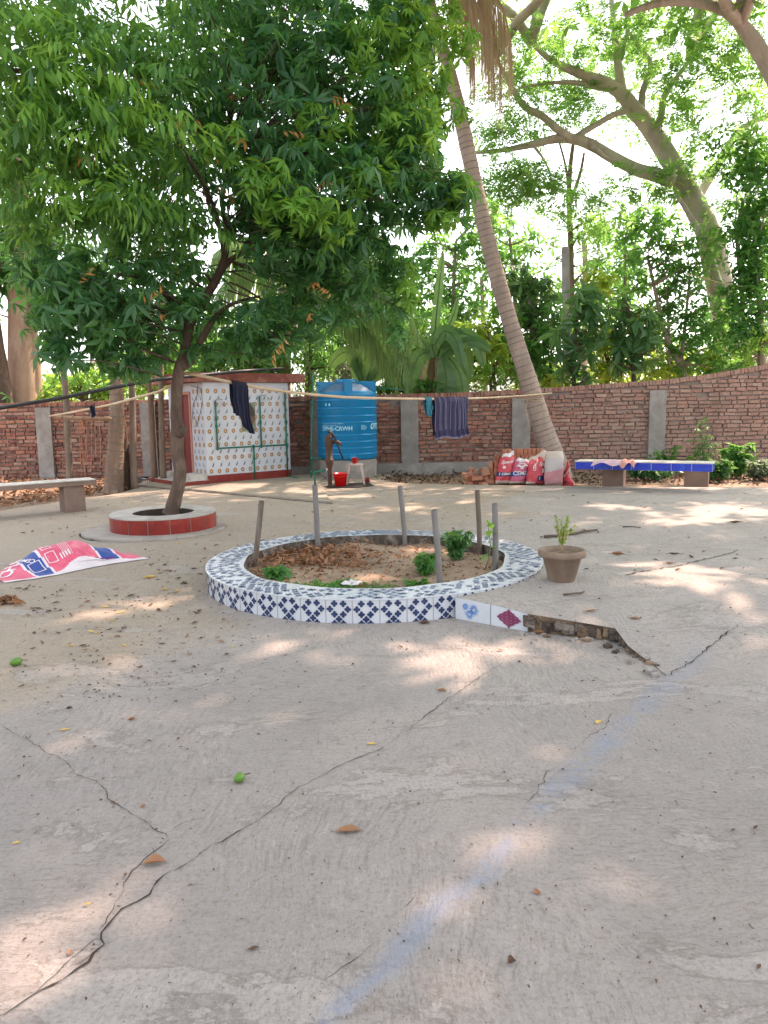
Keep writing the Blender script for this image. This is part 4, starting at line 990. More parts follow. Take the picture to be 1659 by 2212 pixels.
for i in range(1, len(pts)-1): d = (pts[i+1]-pts[i]).normalized(); mb.tube([pts[i]-d*.012, pts[i], pts[i]+d*.012], [.019, .024, .019], 9, 0, False)
tag(mb.build('bamboo_pole', m_bamboo, None, True, loc=pts[7]), 'long sagging bamboo washing pole from the tree to the leaning palm', 'pole')
def hanging(name, label, pxa, pxb, blen, prof_b, stripes, mats, pleat=.02, np_=9, slant=0, double=True):
    mb = MB()
    ya, yb = pole_at(pxa), pole_at(pxb); a, b = P(pxa, poly_y(pxa), ya), P(pxb, poly_y(pxb), yb)
    ax = (b-a).normalized(); nrm_ = Vector((ax.y, -ax.x, 0)).normalized()
    rs = [random.uniform(.7, 1.3) for _ in range(30)]
    def mk(side_, ln_):
        def fn(u, v):
            q = a.lerp(b, u); top = v < .06
            hh = blen*ln_*prof_b(u)*v
            pl_ = pleat*math.sin(u*np_*2*PI*(1+.08*math.sin(v*3))+2*math.sin(u*7))*(.35+.65*v)
            off = (.034*math.sin(min(1, v/.06)*PI/2) if True else 0)+pl_*min(1, v*6)+.01*math.sin(v*5+u*3)
            sl = slant*v*hh
            return tuple(q+nrm_*side_*max(off, .02*(v > .03))+ax*(sl+.012*math.sin(v*9+u*5)*v)+Vector((0, 0, .034*math.cos(min(1, v/.06)*PI/2)-hh)))
        return fn
    mf = lambda u, v: stripes(u, v)
    mb.grid(mk(1, 1), 72, 24, 0, mf); mb.grid(mk(-1, .93), 72, 24, 0, mf)
    o = mb.build(name, mats, None, True, loc=a.lerp(b, .5)); tag(o, label, 'cloth')
def stripes_l(u, v):
    if v > .80: return 1 if (int(u*36) % 3 and int(v*40) % 3 == 0) or int(v*50) in (41, 48) else 0
    return 1 if (u*13) % 1 < .12 or (u*13+.3) % 1 < .05 else 0
hanging('striped_sarong', 'navy sarong with pale stripes hung over the bamboo pole', 936, 1009, .70, lambda u: 1-.05*math.sin(u*5)**2, stripes_l, [m_cloth_n, m_cloth_s], .018, 6)
def black_b(u): return .82+.18*sm((u-.2)/.6) if u < .9 else 1
hanging('black_garment', 'black fringed cloth hung over the bamboo pole before the wash house', 498, 533, .56, lambda u: .78+.38*sm((u-.3)/.5), lambda u, v: 0, [m_cloth_b], .016, 4, .08)
hanging('teal_rag', 'small torn teal rag dangling from the pole left of the sarong', 917, 930, .30, lambda u: .5+.5*math.sin(PI*u), lambda u, v: 0, [m_teal], .012, 2, .05)
# second pole, dark pole, short bar with strings
mb = MB(); lp2 = [(107, 899, 13.6), (160, 890, 12.9), (241, 874, 11.8), (300, 858, 10.8), (345, 845, 10.0), (378, 828, 9.55)]
q = [P(*x) for x in lp2]; mb.tube(q, [.015, .018, .019, .018, .016, .015], 8)
tag(mb.build('thin_bamboo_pole', m_bamboo, None, True, loc=q[2]), 'thin bamboo pole tied to the tree and reaching left to the slim trunk', 'pole')
mb = MB(); lp3 = [(-60, 893, 11.0), (0, 881, 11.5), (120, 862, 12.2), (240, 838, 13.0), (340, 820, 13.7), (420, 812, 14.3), (520, 802, 15.0), (610, 796, 15.6)]
q = [P(*x) for x in lp3]; mb.tube(q, .032, 8)
tag(mb.build('black_pole', m_black, None, True, loc=q[3]), 'long black pole running from the left edge up over the red roof', 'pole')
mb = MB(); q = [P(122, 901, 13.9), (P(122, 901, 13.9)+P(240, 905, 13.9))/2+Vector((0, 0, -.01)), P(240, 905, 13.9)]; mb.tube(q, .038, 9)
for k in range(5): c = q[0].lerp(q[2], .1+.2*k); mb.tube([c-Vector((.012, 0, 0)), c+Vector((.012, 0, 0))], .043, 9)
tag(mb.build('bamboo_bar', m_bamboo_d, None, True, loc=q[1]), 'short thick brown bamboo bar fixed between slim trunk and palm trunk', 'pole')
hs = thing('hanging_strings', 'loose orange strings hanging from the short bamboo bar', 'strings', P(180, 905, 13.9))
m_string = M('orange_string', (.48, .22, .12), (.4, .18, .1), .8, bst=0)
for x0, x1, y1 in ((173, 176, 1025), (174, 184, 1030), (188, 184, 1000), (197, 196, 1018), (206, 207, 985), (214, 216, 1010), (176, 190, 990)):
    mb = MB(); mb.tube([P(x0, 903, 13.86), P((x0+x1)/2+random.uniform(-2, 2), (903+y1)/2, 13.87), P(x1, y1, 13.86)], .005, 5); mb.build('string', m_string, hs)
mb = MB(); c = P(201, 882, 12.2)
mb.grid(lambda u, v: (c.x+.10*(u-.5)*(1-.4*v)+.03*v*math.sin(9*u), c.y-.035-.01*math.sin(7*u), c.z+.035-.19*v*(.6+.4*math.sin(PI*u))), 8, 8)
tag(mb.build('black_scrap', m_cloth_b, None, True, loc=c), 'small black rag on the thin bamboo pole', 'cloth')

# ------------------------------------------------------------------ sacks and bricks
SY = 14.0
def sack(name, label, pxl, pxr, ptop, pbot, lean, cols, mats, tops, writing=(), Y=SY, depth=.14):
    """a bulging filled sack; cols(u,v) picks a material; tops shapes the gathered mouth"""
    g0, g1 = G(pxl, pbot), G(pxr, pbot); s = g0.y/F; w_ = (pxr-pxl)*s; h_ = (pbot-ptop)*s; c = (g0+g1)/2; c.y += depth*.9; c.z = .003 if Y < 14.2 else -.06
    rs = [random.uniform(0, 6) for _ in range(8)]
    def fr(u, v, off=0, back=False):
        U = 2*u-1; v = v; prof_ = math.sin(PI*min(1, max(0, v))**.8)**.45 if 0 < v < 1 else 0
        wdt = w_/2*(1-.10*abs(2*v-1)**3-(.22*sm((v-.72)/.28) if tops else .04*v))
        bul = depth*max(.04, (1-abs(U)**2.6))**.6*(.25+.75*prof_)
        bul *= 1+.10*math.sin(5*v+3*u+rs[0])+.05*math.sin(13*v-7*u+rs[1])
        x = U*wdt+lean*s*v*h_/h_*1.0
        zz = h_*v*(1-(.10*sm((v-.7)/.3)*math.sin(3*u+rs[2])**2 if tops else 0))
        sgn = 1 if back else -1
        y = sgn*(bul+off)+.05*v
        if tops and v > .86: y += .03*math.sin(12*u+rs[3]); zz += .02*math.sin(9*u+rs[4])
        return (c.x+x+.006*math.sin(17*v+rs[5]), c.y+y, c.z+zz)
    t = thing(name, label, 'sack', (c.x, c.y, c.z), 'filled cement sacks in a row by the bricks')
    mb = MB(); mb.grid(lambda u, v: fr(u, v), 26, 30, 0, cols); mb.grid(lambda u, v: fr(1-u, v, 0, True), 26, 30, 0, lambda u, v: cols(1-u, v)); mb.build('sack_body', mats, t, True)
    if writing:
        mb = MB()
        for kind, s_, u, v, size, rot in writing:
            if kind == 't':
                vs, fs = text2d(s_, size, .002, .25 if s_[0] == 'S' else 0)
                co_, si_ = math.cos(rot), math.sin(rot)
                mb.add([fr(u+(a*co_-b_*si_)/w_, v+(a*si_+b_*co_)/h_, .006) for a, b_ in vs], fs)
            else:
                x0, x1, y0, y1 = s_; mb.grid(lambda a, b_: fr(x0+(x1-x0)*a, y0+(y1-y0)*b_, .005), 6, 3)
        mb.build('lettering', m_letter, t)
    return t
def red_cols(u, v): return 1 if v < .10 else (2 if .24 < v < .38 and u < .97 else (3 if v > .87 else 0))
sack('cement_sack', 'red cement sack with open white mouth at the left end of the row', 1070, 1103, 976, 1046, 15, red_cols, [m_red_fab, m_cream, m_dnavy_fab, m_white_fab], True, (('t', 'Special', .12, .62, .085, .1), ('t', '1 CEMENT', .10, .275, .065, 0), ('l', (.28, .46, .48, .56), 0, 0, 0, 0)))
sack('cement_sack', 'magenta cement sack with a broad blue band, second in the row', 1100, 1139, 990, 1046, 13, lambda u, v: 1 if v < .09 else (2 if .30 < v < .48 else (3 if v > .88 else 0)), [m_mag_fab, m_cream, m_blue_fab, m_white_fab], True, (('t', 'CEMENT', .10, .345, .105, 0), ('l', (.42, .58, .58, .70), 0, 0, 0, 0), ('t', 'Special', .3, .76, .05, 0)))
sack('cement_sack', 'red cement sack with side writing and a dark corner label', 1137, 1176, 990, 1047, 10, lambda u, v: 1 if v < .10 and u < .5 else (2 if .14 < v < .32 and u > .52 else 0), [m_red_fab, m_cream, m_dnavy_fab, m_white_fab], True, (('t', 'Special', .55, .72, .09, 0), ('t', 'CEMENT', .36, .52, .07, 1.45), ('t', '1', .62, .18, .07, 0), ('l', (.75, .95, .44, .60), 0, 0, 0, 0)))
def gp(u, v): return 1 if v < .38+.12*u and v > .04 else (2 if v > .80 else 0)
sack('cement_sack', 'pale grey and pink sack standing upright at the right end of the row', 1177, 1219, 976, 1048, 3, gp, [m_grey_sack, m_dust_pink, m_cream], False, (), SY, .12)
# loose covers lying over the row
def drape(name, label, c, w_, d_, h_, mat, rz=0, seed=0):
    r = random.Random(seed); q = [r.uniform(0, 6) for _ in range(5)]; mb = MB()
    def fn(u, v):
        x, y = (u-.5)*w_, (v-.5)*d_; e = math.sin(PI*u)**.6*math.sin(PI*v)**.6 if 0 < u < 1 and 0 < v < 1 else 0
        z = h_*e*(.7+.3*math.sin(6*u+q[0])*math.cos(5*v+q[1]))-.10*abs(2*u-1)**2*h_+.02*math.sin(14*u+q[2])
        return (c[0]+x*math.cos(rz)-y*math.sin(rz), c[1]+x*math.sin(rz)+y*math.cos(rz), c[2]+z+x*math.tan(.0))
    mb.grid(fn, 24, 16); o = mb.build(name, mat, None, True, loc=c); tag(o, label, 'sack')
c = P(1170, 1000, 14.15); drape('red_sack_cover', 'folded red sack draped over the tops of the sacks', (c.x, c.y, c.z-.09), .50, .30, .19, m_red_fab, .15, 3)
c = P(1165, 985, 14.5); drape('empty_cream_sack', 'empty cream sack crumpled on top of the brick stack', (c.x, c.y, c.z-.10), .62, .34, .22, m_cream, -.1, 5)
c = P(1134, 1001, 14.2); drape('white_paper_scrap', 'crumpled whitish paper sack between the second and third sacks', (c.x, c.y, c.z-.06), .34, .2, .10, m_white_fab, 0, 8)
g = GH(1236, 1047); mb = MB()
mb.grid(lambda u, v: (g.x-.04+(-.10+.24*u)*(1-.5*v)-.05*v+.02*math.sin(9*v), g.y+.25-.20*math.sin(PI*u)*(1-.5*v)+.03*math.sin(11*v+4*u), -.06+.42*v*(1-.25*math.sin(5*u+1))), 16, 18, 0, lambda u, v: 1 if .55 < v < .72 or u > .85 else 0)
tag(mb.build('slumped_red_sack', [m_red_fab, m_cream], None, True, loc=(g.x, g.y+.2, -.06)), 'half empty red sack slumped behind the grey and pink one', 'sack')
# stacked bricks: every brick is a thing
bm_ = []
def brick(px, py, Y, dims, rz=0, rx=0):
    p = P(px, py, Y); bm_.append((p, dims, rz, rx))
protos = {}
def place_brick(p, dims, rz, rx, lab):
    if dims not in protos:
        mb = MB(); mb.box((0, 0, 0), dims, 0, 0, .005)
        o = mb.build('brick', m_brick2); protos[dims] = o
    else:
        o = protos[dims].copy(); COL.objects.link(o)
    o.location = p; o.rotation_euler = (rx, 0, rz); tag(o, lab, 'brick', 'bricks piled by the sacks')
base_b = G(1085, 1040, 0); BX, BY, BZ = base_b.x, 14.62, -.065
EH = (.072, .24, .115)                         # on edge, header forward
for lvl in range(6):
    n0, n1 = (0, 13)
    zz = BZ+.06+lvl*.118
    for i in range(13):
        xx = BX-.10+.080*i-(.02 if lvl > 3 else 0)
        if lvl == 5 and not (2 <= i <= 11): continue
        if lvl == 4 and i > 11: continue
        lab = 'new orange brick on top of the stack behind the sacks' if lvl == 5 else 'new orange brick within the stack behind the sacks'
        place_brick((xx+random.uniform(-.004, .004), BY+random.uniform(-.05, .05), zz+random.uniform(0, .002)), EH, random.uniform(-.06, .06), 0, lab)
for i in range(5):                             # the lower flank in front of the stack
    for lvl in range(4-i//2):
        place_brick((BX-.16-.085*(i % 3)+random.uniform(-.01, .01), BY-.05-.09*(i//3)+random.uniform(-.02, .02), BZ+.06+lvl*.118), EH, random.uniform(-.2, .2), random.uniform(-.05, .05), 'orange brick leaning at the left flank of the brick stack')
for i in range(46):                            # broken bits
    g = G(random.uniform(1010, 1062), random.uniform(1034, 1046), 0)
    place_brick((g.x, g.y+random.uniform(0, .5), -.02+random.uniform(0, .10)*(i % 3)), (.12, .10, .07) if i % 2 else (.20, .11, .07), random.uniform(0, 3), random.uniform(-.4, .4), 'broken brick piece in the rubble left of the stack')

# ------------------------------------------------------------------ flattened pink sack on the yard
A0, B0 = G(6, 1258), G(312, 1206); ln = B0-A0; bx_ = ln.normalized(); by_ = Vector((-bx_.y, bx_.x, 0))
SW = .62; SL = ln.length
def sheet(s, t, off=0):
    ridge = .20*math.exp(-((s-.60)/.17)**2)+.15*math.exp(-((s-.36)/.16)**2)+.05*math.exp(-((s-.14)/.10)**2)+.06*math.exp(-((s-.84)/.08)**2)
    z = ridge*(sm((t-.10)/.66) if t < .78 else sm((1.0-t)/.22))*(1+.06*math.sin(14*s+5*t))
    z += .008*abs(math.sin(19*s+6*t))*(.3+t*(1-t)*3)
    fr_ = .07*math.sin(5*s+1)-.05*s+.10*math.sin(PI*s)
    w2 = SW*(.62+.38*math.sin(PI*min(1, max(0, s*.9+.08))))
    p = A0+bx_*(SL*s)+by_*(w2*(t-.12)-(.04*math.sin(7*s) if t < .3 else 0))
    return (p.x, p.y, .006+z+off)
def sheet_c(s, t):
    if t < .10+.28*math.exp(-((s-.58)/.17)**2)+.12*sm((s-.6)/.2): return 1
    if .67 < s < .80 and .24 < t < .36: return 3
    for a, b_ in ((.20, .315), (.715, .83)):
        ss = s+.04*(t-.5)
        if a < ss < b_: return 2
        if a-.018 < ss < b_+.018: return 1
    return 0
ps = thing('flat_pink_sack', 'flattened pink woven sack with blue bands lying crumpled on the concrete', 'sack', A0.lerp(B0, .5))
mb = MB(); mb.grid(lambda u, v: sheet(u, v), 110, 50, 0, sheet_c); mb.build('sack_sheet', [m_pink_fab, m_white_fab, m_blue_fab, m_purple_fab], ps, True)
mb = MB()
def stext(s_, u, v, size, rot, bold=.002):
    vs, fs = text2d(s_, size, bold); co_, si_ = math.cos(rot), math.sin(rot)
    mb.add([sheet(u+(a*co_-b_*si_)/SL, v+(a*si_+b_*co_)/SW, .005) for a, b_ in vs], fs)
stext('CHO', .065, .30, .19, .95, .004); stext('CEMENT', .285, .52, .07, 2.2, .001); stext('Cement', .56, .86, .075, .05, .001)
def frame_(u0, u1, v0, v1, w_=.006):
    for a, b_, c_, d_ in ((u0, u1, v0, v0+w_*2), (u0, u1, v1-w_*2, v1), (u0, u0+w_, v0, v1), (u1-w_, u1, v0, v1)):
        mb.grid(lambda p, q: sheet(a+(b_-a)*p, c_+(d_-c_)*q, .005), 5, 3)
frame_(.215, .30, .27, .50); frame_(.345, .415, .62, .82); frame_(.345, .415, .36, .55)
for k in range(6): x = .47+.012*k; mb.grid(lambda p, q: sheet(x+.003*p, .45+.3*q, .005), 1, 12)
for k in range(4): x = .44+.022*k; mb.grid(lambda p, q: sheet(x+.010*p, .38+.10*q+.02*k, .005), 2, 5)
n = 18
for k in range(n):
    a0, a1 = 2*PI*k/n, 2*PI*(k+1)/n
    mb.add([sheet(.38+r*math.cos(a), .72+2.2*r*math.sin(a), .006) for a, r in ((a0, .017), (a1, .017), (a1, .024), (a0, .024))], [(0, 1, 2, 3)])
mb.build('lettering', m_letter, ps)

# ------------------------------------------------------------------ small things on the concrete
def fruit(name, label, px, py, r, L_, rz):
    g = GH(px, py); mb = MB(); prof = [(0, -1), (.35, -.93), (.7, -.66), (.95, -.15), (1, .15), (.86, .55), (.55, .86), (.2, .98), (0, 1)]
    mb.lathe([(r*a, r*L_*b_) for a, b_ in prof], (0, 0, 0), 20)
    R = Matrix.Rotation(rz, 3, 'Z') @ Matrix.Rotation(PI/2-.15, 3, 'Y')
    mb.v = [tuple(R @ Vector(v)+Vector((g.x, g.y, hz(g.x, g.y)+r*.98))) for v in mb.v]
    t = thing(name, label, 'fruit', g); mb.build('fruit_body', m_mango, t, True)
    mb = MB(); p = R @ Vector((0, 0, r*L_))+Vector((g.x, g.y, r)); mb.tube([p, p+(R @ Vector((.01, 0, .03)))], .003, 5); mb.build('stalk', m_twig, t)
fruit('green_mango', 'round green unripe mango lying on the concrete in the foreground', 517, 1690, .021, 1.1, .8)
fruit('green_mango', 'small oval green mango near the left edge of the concrete', 35, 1438, .026, 1.35, .4)
def stick(label, pts, r):
    q = [GH(a, b_) for a, b_ in pts]; q = [Vector((p.x, p.y, hz(p.x, p.y)+r+random.uniform(0, .012))) for p in q]
    mb = MB(); mb.tube(q, [r*(1-.3*i/len(q)) for i in range(len(q))], 7, 0, True, .2); tag(mb.build('stick', m_twig, None, True, loc=q[0]), label, 'stick')
stick('knobbly dark stick lying behind the flower pot', [(1176, 1164), (1205, 1160), (1240, 1157), (1262, 1152), (1290, 1149)], .016)
stick('forked dark twig on the raised slab in front of the flower pot', [(1217, 1287), (1235, 1286), (1255, 1285), (1262, 1281)], .008)
stick('thin straight twig right of the dark stick', [(1345, 1140), (1365, 1140), (1384, 1141)], .008)
def curl_leaf(L_, wd, curl, side_, seed):
    r = random.Random(seed); mb = MB(); k = r.uniform(.6, 1.4)
    def fn(u, v):
        x = (u-.5)*L_; half = wd/2*math.sin(PI*min(.999, max(.001, u))**.85)**.9; y = (2*v-1)*half
        z = curl*L_*(2*u-1)**2*.5+side_*abs(2*v-1)**1.5*half*k+.02*L_*math.sin(9*u+2*v)
        return (x, y+.05*L_*math.sin(3*u), z+.002)
    mb.grid(fn, 14, 6); mb.tube([(-L_*.5-L_*.2, 0, curl*L_*.5+.004), (-L_*.47, 0, curl*L_*.45+.003)], .0012*L_/.1, 5); return mb
def put_leaf(px, py, len_px, label, mat, rz, curl=.12, side_=.5, aspect=.4, grp=None):
    g = GH(px, py); L_ = len_px*g.y/F*1.05
    mb = curl_leaf(L_, L_*aspect, curl, side_, int(px*7+py)); o = mb.build('fallen_leaf', mat, None, True)
    zmin = min(v[2] for v in mb.v); o.location = (g.x, g.y, hz(g.x, g.y)-zmin+.002); o.rotation_euler = (0, 0, rz); tag(o, label, 'leaf', grp); return o
put_leaf(755, 1798, 60, 'large curled brown dead leaf in the middle foreground', m_dry, .05, .05, .75)
put_leaf(335, 1868, 52, 'large orange brown dead leaf lying on the crack', m_dry, .15, -.1, .8, .5)
put_leaf(955, 1494, 22, 'brown curled leaf below the step, centre right', m_dry, -.4, .1, .6, .5)
put_leaf(803, 1609, 22, 'small yellow leaf near the long crack', m_yleaf, .1)
put_leaf(1294, 1561, 24, 'pale yellow leaf lying alone on the right side', m_yleaf, 1.0, .05, .3, .5)
put_leaf(1160, 1929, 24, 'brown curled leaf right of the blue stain', m_dry, 2.0, .15, .8, .6)
put_leaf(1106, 2082, 22, 'dark cupped dry leaf at the bottom right', m_dry_d, .4, .2, 1.2, .8)
put_leaf(548, 2053, 28, 'dark folded dry leaf at the bottom centre', m_dry_d, .4, .25, .9, .4)
put_leaf(310, 1744, 14, 'small brown seed like leaf above the orange one', m_dry, .8, .1, 1, .7)
put_leaf(1335, 1199, 28, 'tan dead leaf on the raised slab right of the pot', m_dry, -.3, .1, .7, .5)
put_leaf(1372, 1337, 22, 'oval light brown leaf on the raised slab', m_dry, -.5, .05, .3, .6)
put_leaf(1278, 1321, 34, 'long narrow brown leaf on the raised slab', m_dry, .25, .1, .6, .25)
put_leaf(918, 1348, 24, 'lumpy brown dead leaf against the planter wall', m_dry_d, .1, .2, 1.0, .6)
put_leaf(836, 1345, 22, 'yellowish leaf at the foot of the tiled planter', m_yleaf, .1, .1, .6, .45)
put_leaf(325, 1249, 30, 'yellow leaf right of the pink sack', m_yleaf, .35, .1, .6, .4)
put_leaf(36, 1823, 18, 'yellow leaf near the left edge of the foreground', m_yleaf, .5, .1, .5, .45)
put_leaf(1460, 1198, 30, 'long grey brown leaf on the right of the yard', m_dry_d, -.1, .05, .5, .25)
put_leaf(1590, 1130, 30, 'dark dead leaf at the far right of the yard', m_dry_d, 0, .1, .6, .3)
put_leaf(1448, 1218, 26, 'brown leaf lying across the slab crack', m_dry, 0, .1, .5, .4)
put_leaf(1165, 1370, 30, 'brown leaf under the broken tile of the step', m_dry, -.2, .1, .8, .4)
put_leaf(1640, 2090, 22, 'dark leaf at the lower right edge', m_dry_d, .8, .1, .6, .4)
put_leaf(140, 1578, 24, 'pale narrow leaf on the left foreground', m_yleaf, .2, .05, .4, .35)
put_leaf(285, 1556, 16, 'brown scrap of leaf left of the pale patches', m_dry, .4, .2, .9, .6)
put_leaf(150, 1532, 14, 'black brown scrap on the left foreground', m_dry_d, .4, .2, .9, .6)
put_leaf(350, 1392, 20, 'dark curled leaf left of the tiled planter', m_dry_d, -.1, .2, .7, .3)
protoL = {}
def small_leaf(x, y, z, sz, mat, lab):
    k = (mat.name, random.randrange(4))
    if k not in protoL:
        mb = curl_leaf(.08, random.uniform(.022, .04), random.choice((.1, .18, -.12)), random.uniform(.2, .9), hash(k[1])+len(mat.name)); o = mb.build('fallen_leaf', mat, None, True); protoL[k] = o
    else: o = protoL[k].copy(); COL.objects.link(o)
    o.location = (x, y, z+.006); o.rotation_euler = (random.uniform(-.2, .2), random.uniform(-.2, .2), random.uniform(0, 6.28)); o.scale = (sz, sz, sz); tag(o, lab, 'leaf', 'small dead leaves strewn over the concrete'); return o
cnt = 0
while cnt < 215:
    r = random.random()
    if r < .55: px, py = random.uniform(0, 520), random.triangular(1090, 1500, 1220)
    elif r < .85: px, py = random.uniform(450, 1659), random.uniform(1062, 1240)
    else: px, py = random.uniform(0, 1659), random.uniform(1360, 2100)
    g = GH(px, py)
    if (g-PL_C).length < PL_R+.12 or (Vector((g.x, g.y, 0))-RC).length < RR2+.08: continue
    if 0 < px < 315 and 1170 < py < 1262: continue
    if py > 1500 and random.random() < .6: continue
    mat = random.choices((m_dry_d, m_dry, m_yleaf), (.56, .34, .10))[0]
    small_leaf(g.x, g.y, hz(g.x, g.y), random.uniform(.4, 1.0)*min(1, .16*g.length), mat, {'dark_dry_leaf': 'small dark dead leaf on the concrete', 'dry_leaf': 'small brown dead leaf on the concrete', 'yellow_fallen_leaf': 'small yellow dead leaf on the concrete'}[mat.name]); cnt += 1
def crumbs():
    while True:
        px, py = random.uniform(-20, 1680), 1060+1150*random.random()**1.6
        if random.random() < .45: px, py = random.triangular(-20, 700, 250), random.uniform(1080, 1520)
        g = GH(px, py)
        if (g-PL_C).length > PL_R+.03 and (Vector((g.x, g.y, 0))-RC).length > RR2+.03 and not (0 < px < 315 and 1165 < py < 1266): return (g.x, g.y, hz(g.x, g.y)+.004)
cp_ = [crumbs() for _ in range(1300)]
V, T = scatter([leaf_t(1, .42, .10, .05), leaf_t(1, .6, .22, .3), leaf_t(1, .3, -.12, -.2)], cp_, randrot(len(cp_), None, .6), np.array([min(.034, .0046*math.hypot(p[0], p[1])+.003)*random.uniform(.35, 1.2) for p in cp_])); sz = None
o = fastmesh('leaf_debris', V, T, m_dry_d, None, None, (0, 5, 0)); tag(o, 'tiny bits of leaf and bark scattered over the concrete', 'leaf litter', kind='stuff')
# leaf litter on the soil strips
def left_strip():
    px = random.uniform(-60, 330); t = px/330; return tuple(G(px, random.uniform(1034, 1098-46*max(0, t))+random.gauss(0, 2), -.05)+Vector((0, 0, random.uniform(0, .05))))
V, T = litter(1500, left_strip, .13, .7); o = fastmesh('soil_litter', V, T, m_dry, None, None, (-6, 14, -.05)); tag(o, 'deep brown dead leaves on the soil under the left bench', 'leaf litter', kind='stuff')
def right_strip():
    px = random.uniform(815, 1700); return tuple(G(px, random.uniform(1022, 1047), -.05)+Vector((0, 0, random.uniform(0, .06))))
V, T = litter(1500, right_strip, .10, .8); o = fastmesh('wall_foot_litter', V, T, m_dry_d, None, None, (3, 15, -.05)); tag(o, 'dark rubbish and dead leaves along the foot of the wall', 'leaf litter', kind='stuff')
V, T = litter(60, lambda: tuple(G(random.uniform(-40, 34), random.uniform(1294, 1307), .012)+Vector((0, 0, random.uniform(0, .03)))), .09, .8); o = fastmesh('hole_litter', V, T, m_dry, None, None, G(5, 1300)); tag(o, 'brown dead leaves in the hole at the left edge', 'leaf litter', kind='stuff')
mb = MB(); g = G(318, 1046, -.05)
for k in range(4):
    rr = .18+.09*k; mb.tube([(g.x+rr*math.cos(a)*1.1, g.y+.35+rr*.7*math.sin(a), -.02+.05*(k % 2)+.03*math.sin(a*2+k)) for a in [2*PI*i/22 for i in range(23)]], .028, 7)
tag(mb.build('pipe_coil', m_black, None, True, loc=g), 'coil of black plastic pipe on the soil left of the wash house', 'pipe coil')

# ------------------------------------------------------------------ the whorled leaf tree in the red ring
TY = 9.42
tr = thing('yard_tree', 'leafy dark green tree with crooked brown trunk growing in the red tiled ring', 'tree', (RC.x+.02, TY, .13))
mb = MB()
CC, RR = pxtube(mb, [(368, 1112, 40), (372, 1100, 31), (380, 1068, 28), (387, 1042, 27), (389, 1010, 28), (383, 978, 27), (384, 935, 29), (381, 900, 25), (381, 860, 24), (386, 801, 23), (398, 767, 22), (410, 698, 21), (432, 662, 20), (462, 612, 18), (484, 560, 15), (490, 500, 12), (480, 430, 9), (500, 330, 7)], TY, 10, wob=.07)
pxtube(mb, [(384, 940, 22), (396, 930, 20), (401, 925, 10), (402, 919, 4)], TY-.05, 8, wob=.1)
pxtube(mb, [(392, 795, 18), (414, 778, 17), (432, 740, 16), (447, 712, 14), (470, 680, 11), (505, 655, 8), (560, 640, 5, TY+.5)], TY, 8, wob=.05)
pxtube(mb, [(462, 612, 13), (500, 560, 11), (560, 536, 9, TY-.4), (640, 545, 6, TY-.8)], TY, 8)
pxtube(mb, [(410, 700, 12), (360, 640, 10), (300, 600, 8, TY-.7), (230, 590, 5, TY-1.2)], TY, 8)
pxtube(mb, [(484, 560, 10), (470, 470, 9), (430, 380, 8, TY-.6), (370, 280, 6, TY-1)], TY, 8)
pxtube(mb, [(490, 500, 10), (560, 420, 9, TY+.4), (680, 330, 7, TY+.6), (820, 250, 5, TY+.8)], TY, 8)
pxtube(mb, [(490, 520, 9), (450, 440, 8, TY+.8), (440, 330, 6, TY+1)], TY, 8)
TRK = mb
CROWN = [  # px, py, Y, rx, ry, depth, n
 (700, 420, 9.0, 170, 110, 1.0, 150), (560, 250, 9.4, 170, 150, 1.4, 170), (740, 200, 9.8, 150, 150, 1.4, 165), (850, 150, 10.2, 90, 120, 1.2, 74),
 (870, 320, 9.8, 80, 100, 1.0, 70), (930, 430, 9.4, 70, 60, .7, 55), (985, 420, 9.2, 40, 42, .4, 26), (830, 400, 9.6, 100, 110, 1.0, 95),
 (640, 560, 9.2, 130, 55, .9, 85), (770, 560, 9.7, 110, 70, .9, 80), (860, 570, 10.0, 46, 70, .7, 24), (620, 650, 10.2, 80, 50, .8, 36), (130, 760, 8.6, 40, 50, .4, 14), (90, 620, 8.8, 60, 60, .5, 26), (60, 540, 8.8, 50, 50, .5, 20), (660, 700, 9.4, 90, 40, .5, 26), (760, 660, 9.6, 60, 50, .5, 22), (560, 740, 9.4, 70, 40, .5, 20), (860, 690, 9.8, 26, 60, .4, 12), (460, 760, 9.4, 50, 30, .4, 10), (300, 790, 9.2, 50, 26, .4, 10), (170, 640, 8.4, 90, 60, .6, 34), (400, 750, 10.6, 70, 36, .5, 14), (560, 690, 9.6, 90, 55, .8, 42), (720, 610, 10.2, 50, 30, .6, 10),
 (830, 640, 10.2, 26, 50, .4, 8), (330, 640, 9.0, 120, 80, 1.0, 90), (420, 690, 10.6, 80, 60, .7, 30), (215, 680, 8.8, 100, 75, .8, 60), (250, 760, 9.0, 60, 50, .5, 28), (320, 740, 9.6, 60, 50, .6, 24), (520, 735, 10.2, 60, 30, .5, 14),
 (320, 520, 9.4, 110, 80, 1.0, 90), (150, 590, 8.6, 90, 60, .7, 36), (110, 690, 8.8, 60, 60, .5, 22), (380, 250, 9.2, 110, 130, 1.2, 100), (420, 600, 10.4, 90, 60, .7, 30), (570, 400, 9.2, 110, 110, 1.2, 105),
 (650, 80, 9.8, 170, 110, 1.4, 140), (480, 90, 9.4, 120, 110, 1.2, 105), (620, -120, 10.0, 330, 130, 1.8, 150), (700, 300, 10.8, 160, 150, .8, 80), (600, 150, 10.8, 160, 120, .8, 70), (330, 380, 10.2, 120, 100, .8, 50), (820, 30, 10.2, 130, 70, 1.2, 70), (560, 480, 9.8, 80, 50, .8, 36), (690, 490, 9.8, 100, 50, .8, 60)]
cr, cpos = clumps(CROWN, WH, .182, m_leaf, .9, .7, 1.8, 'crown', tr, .4)
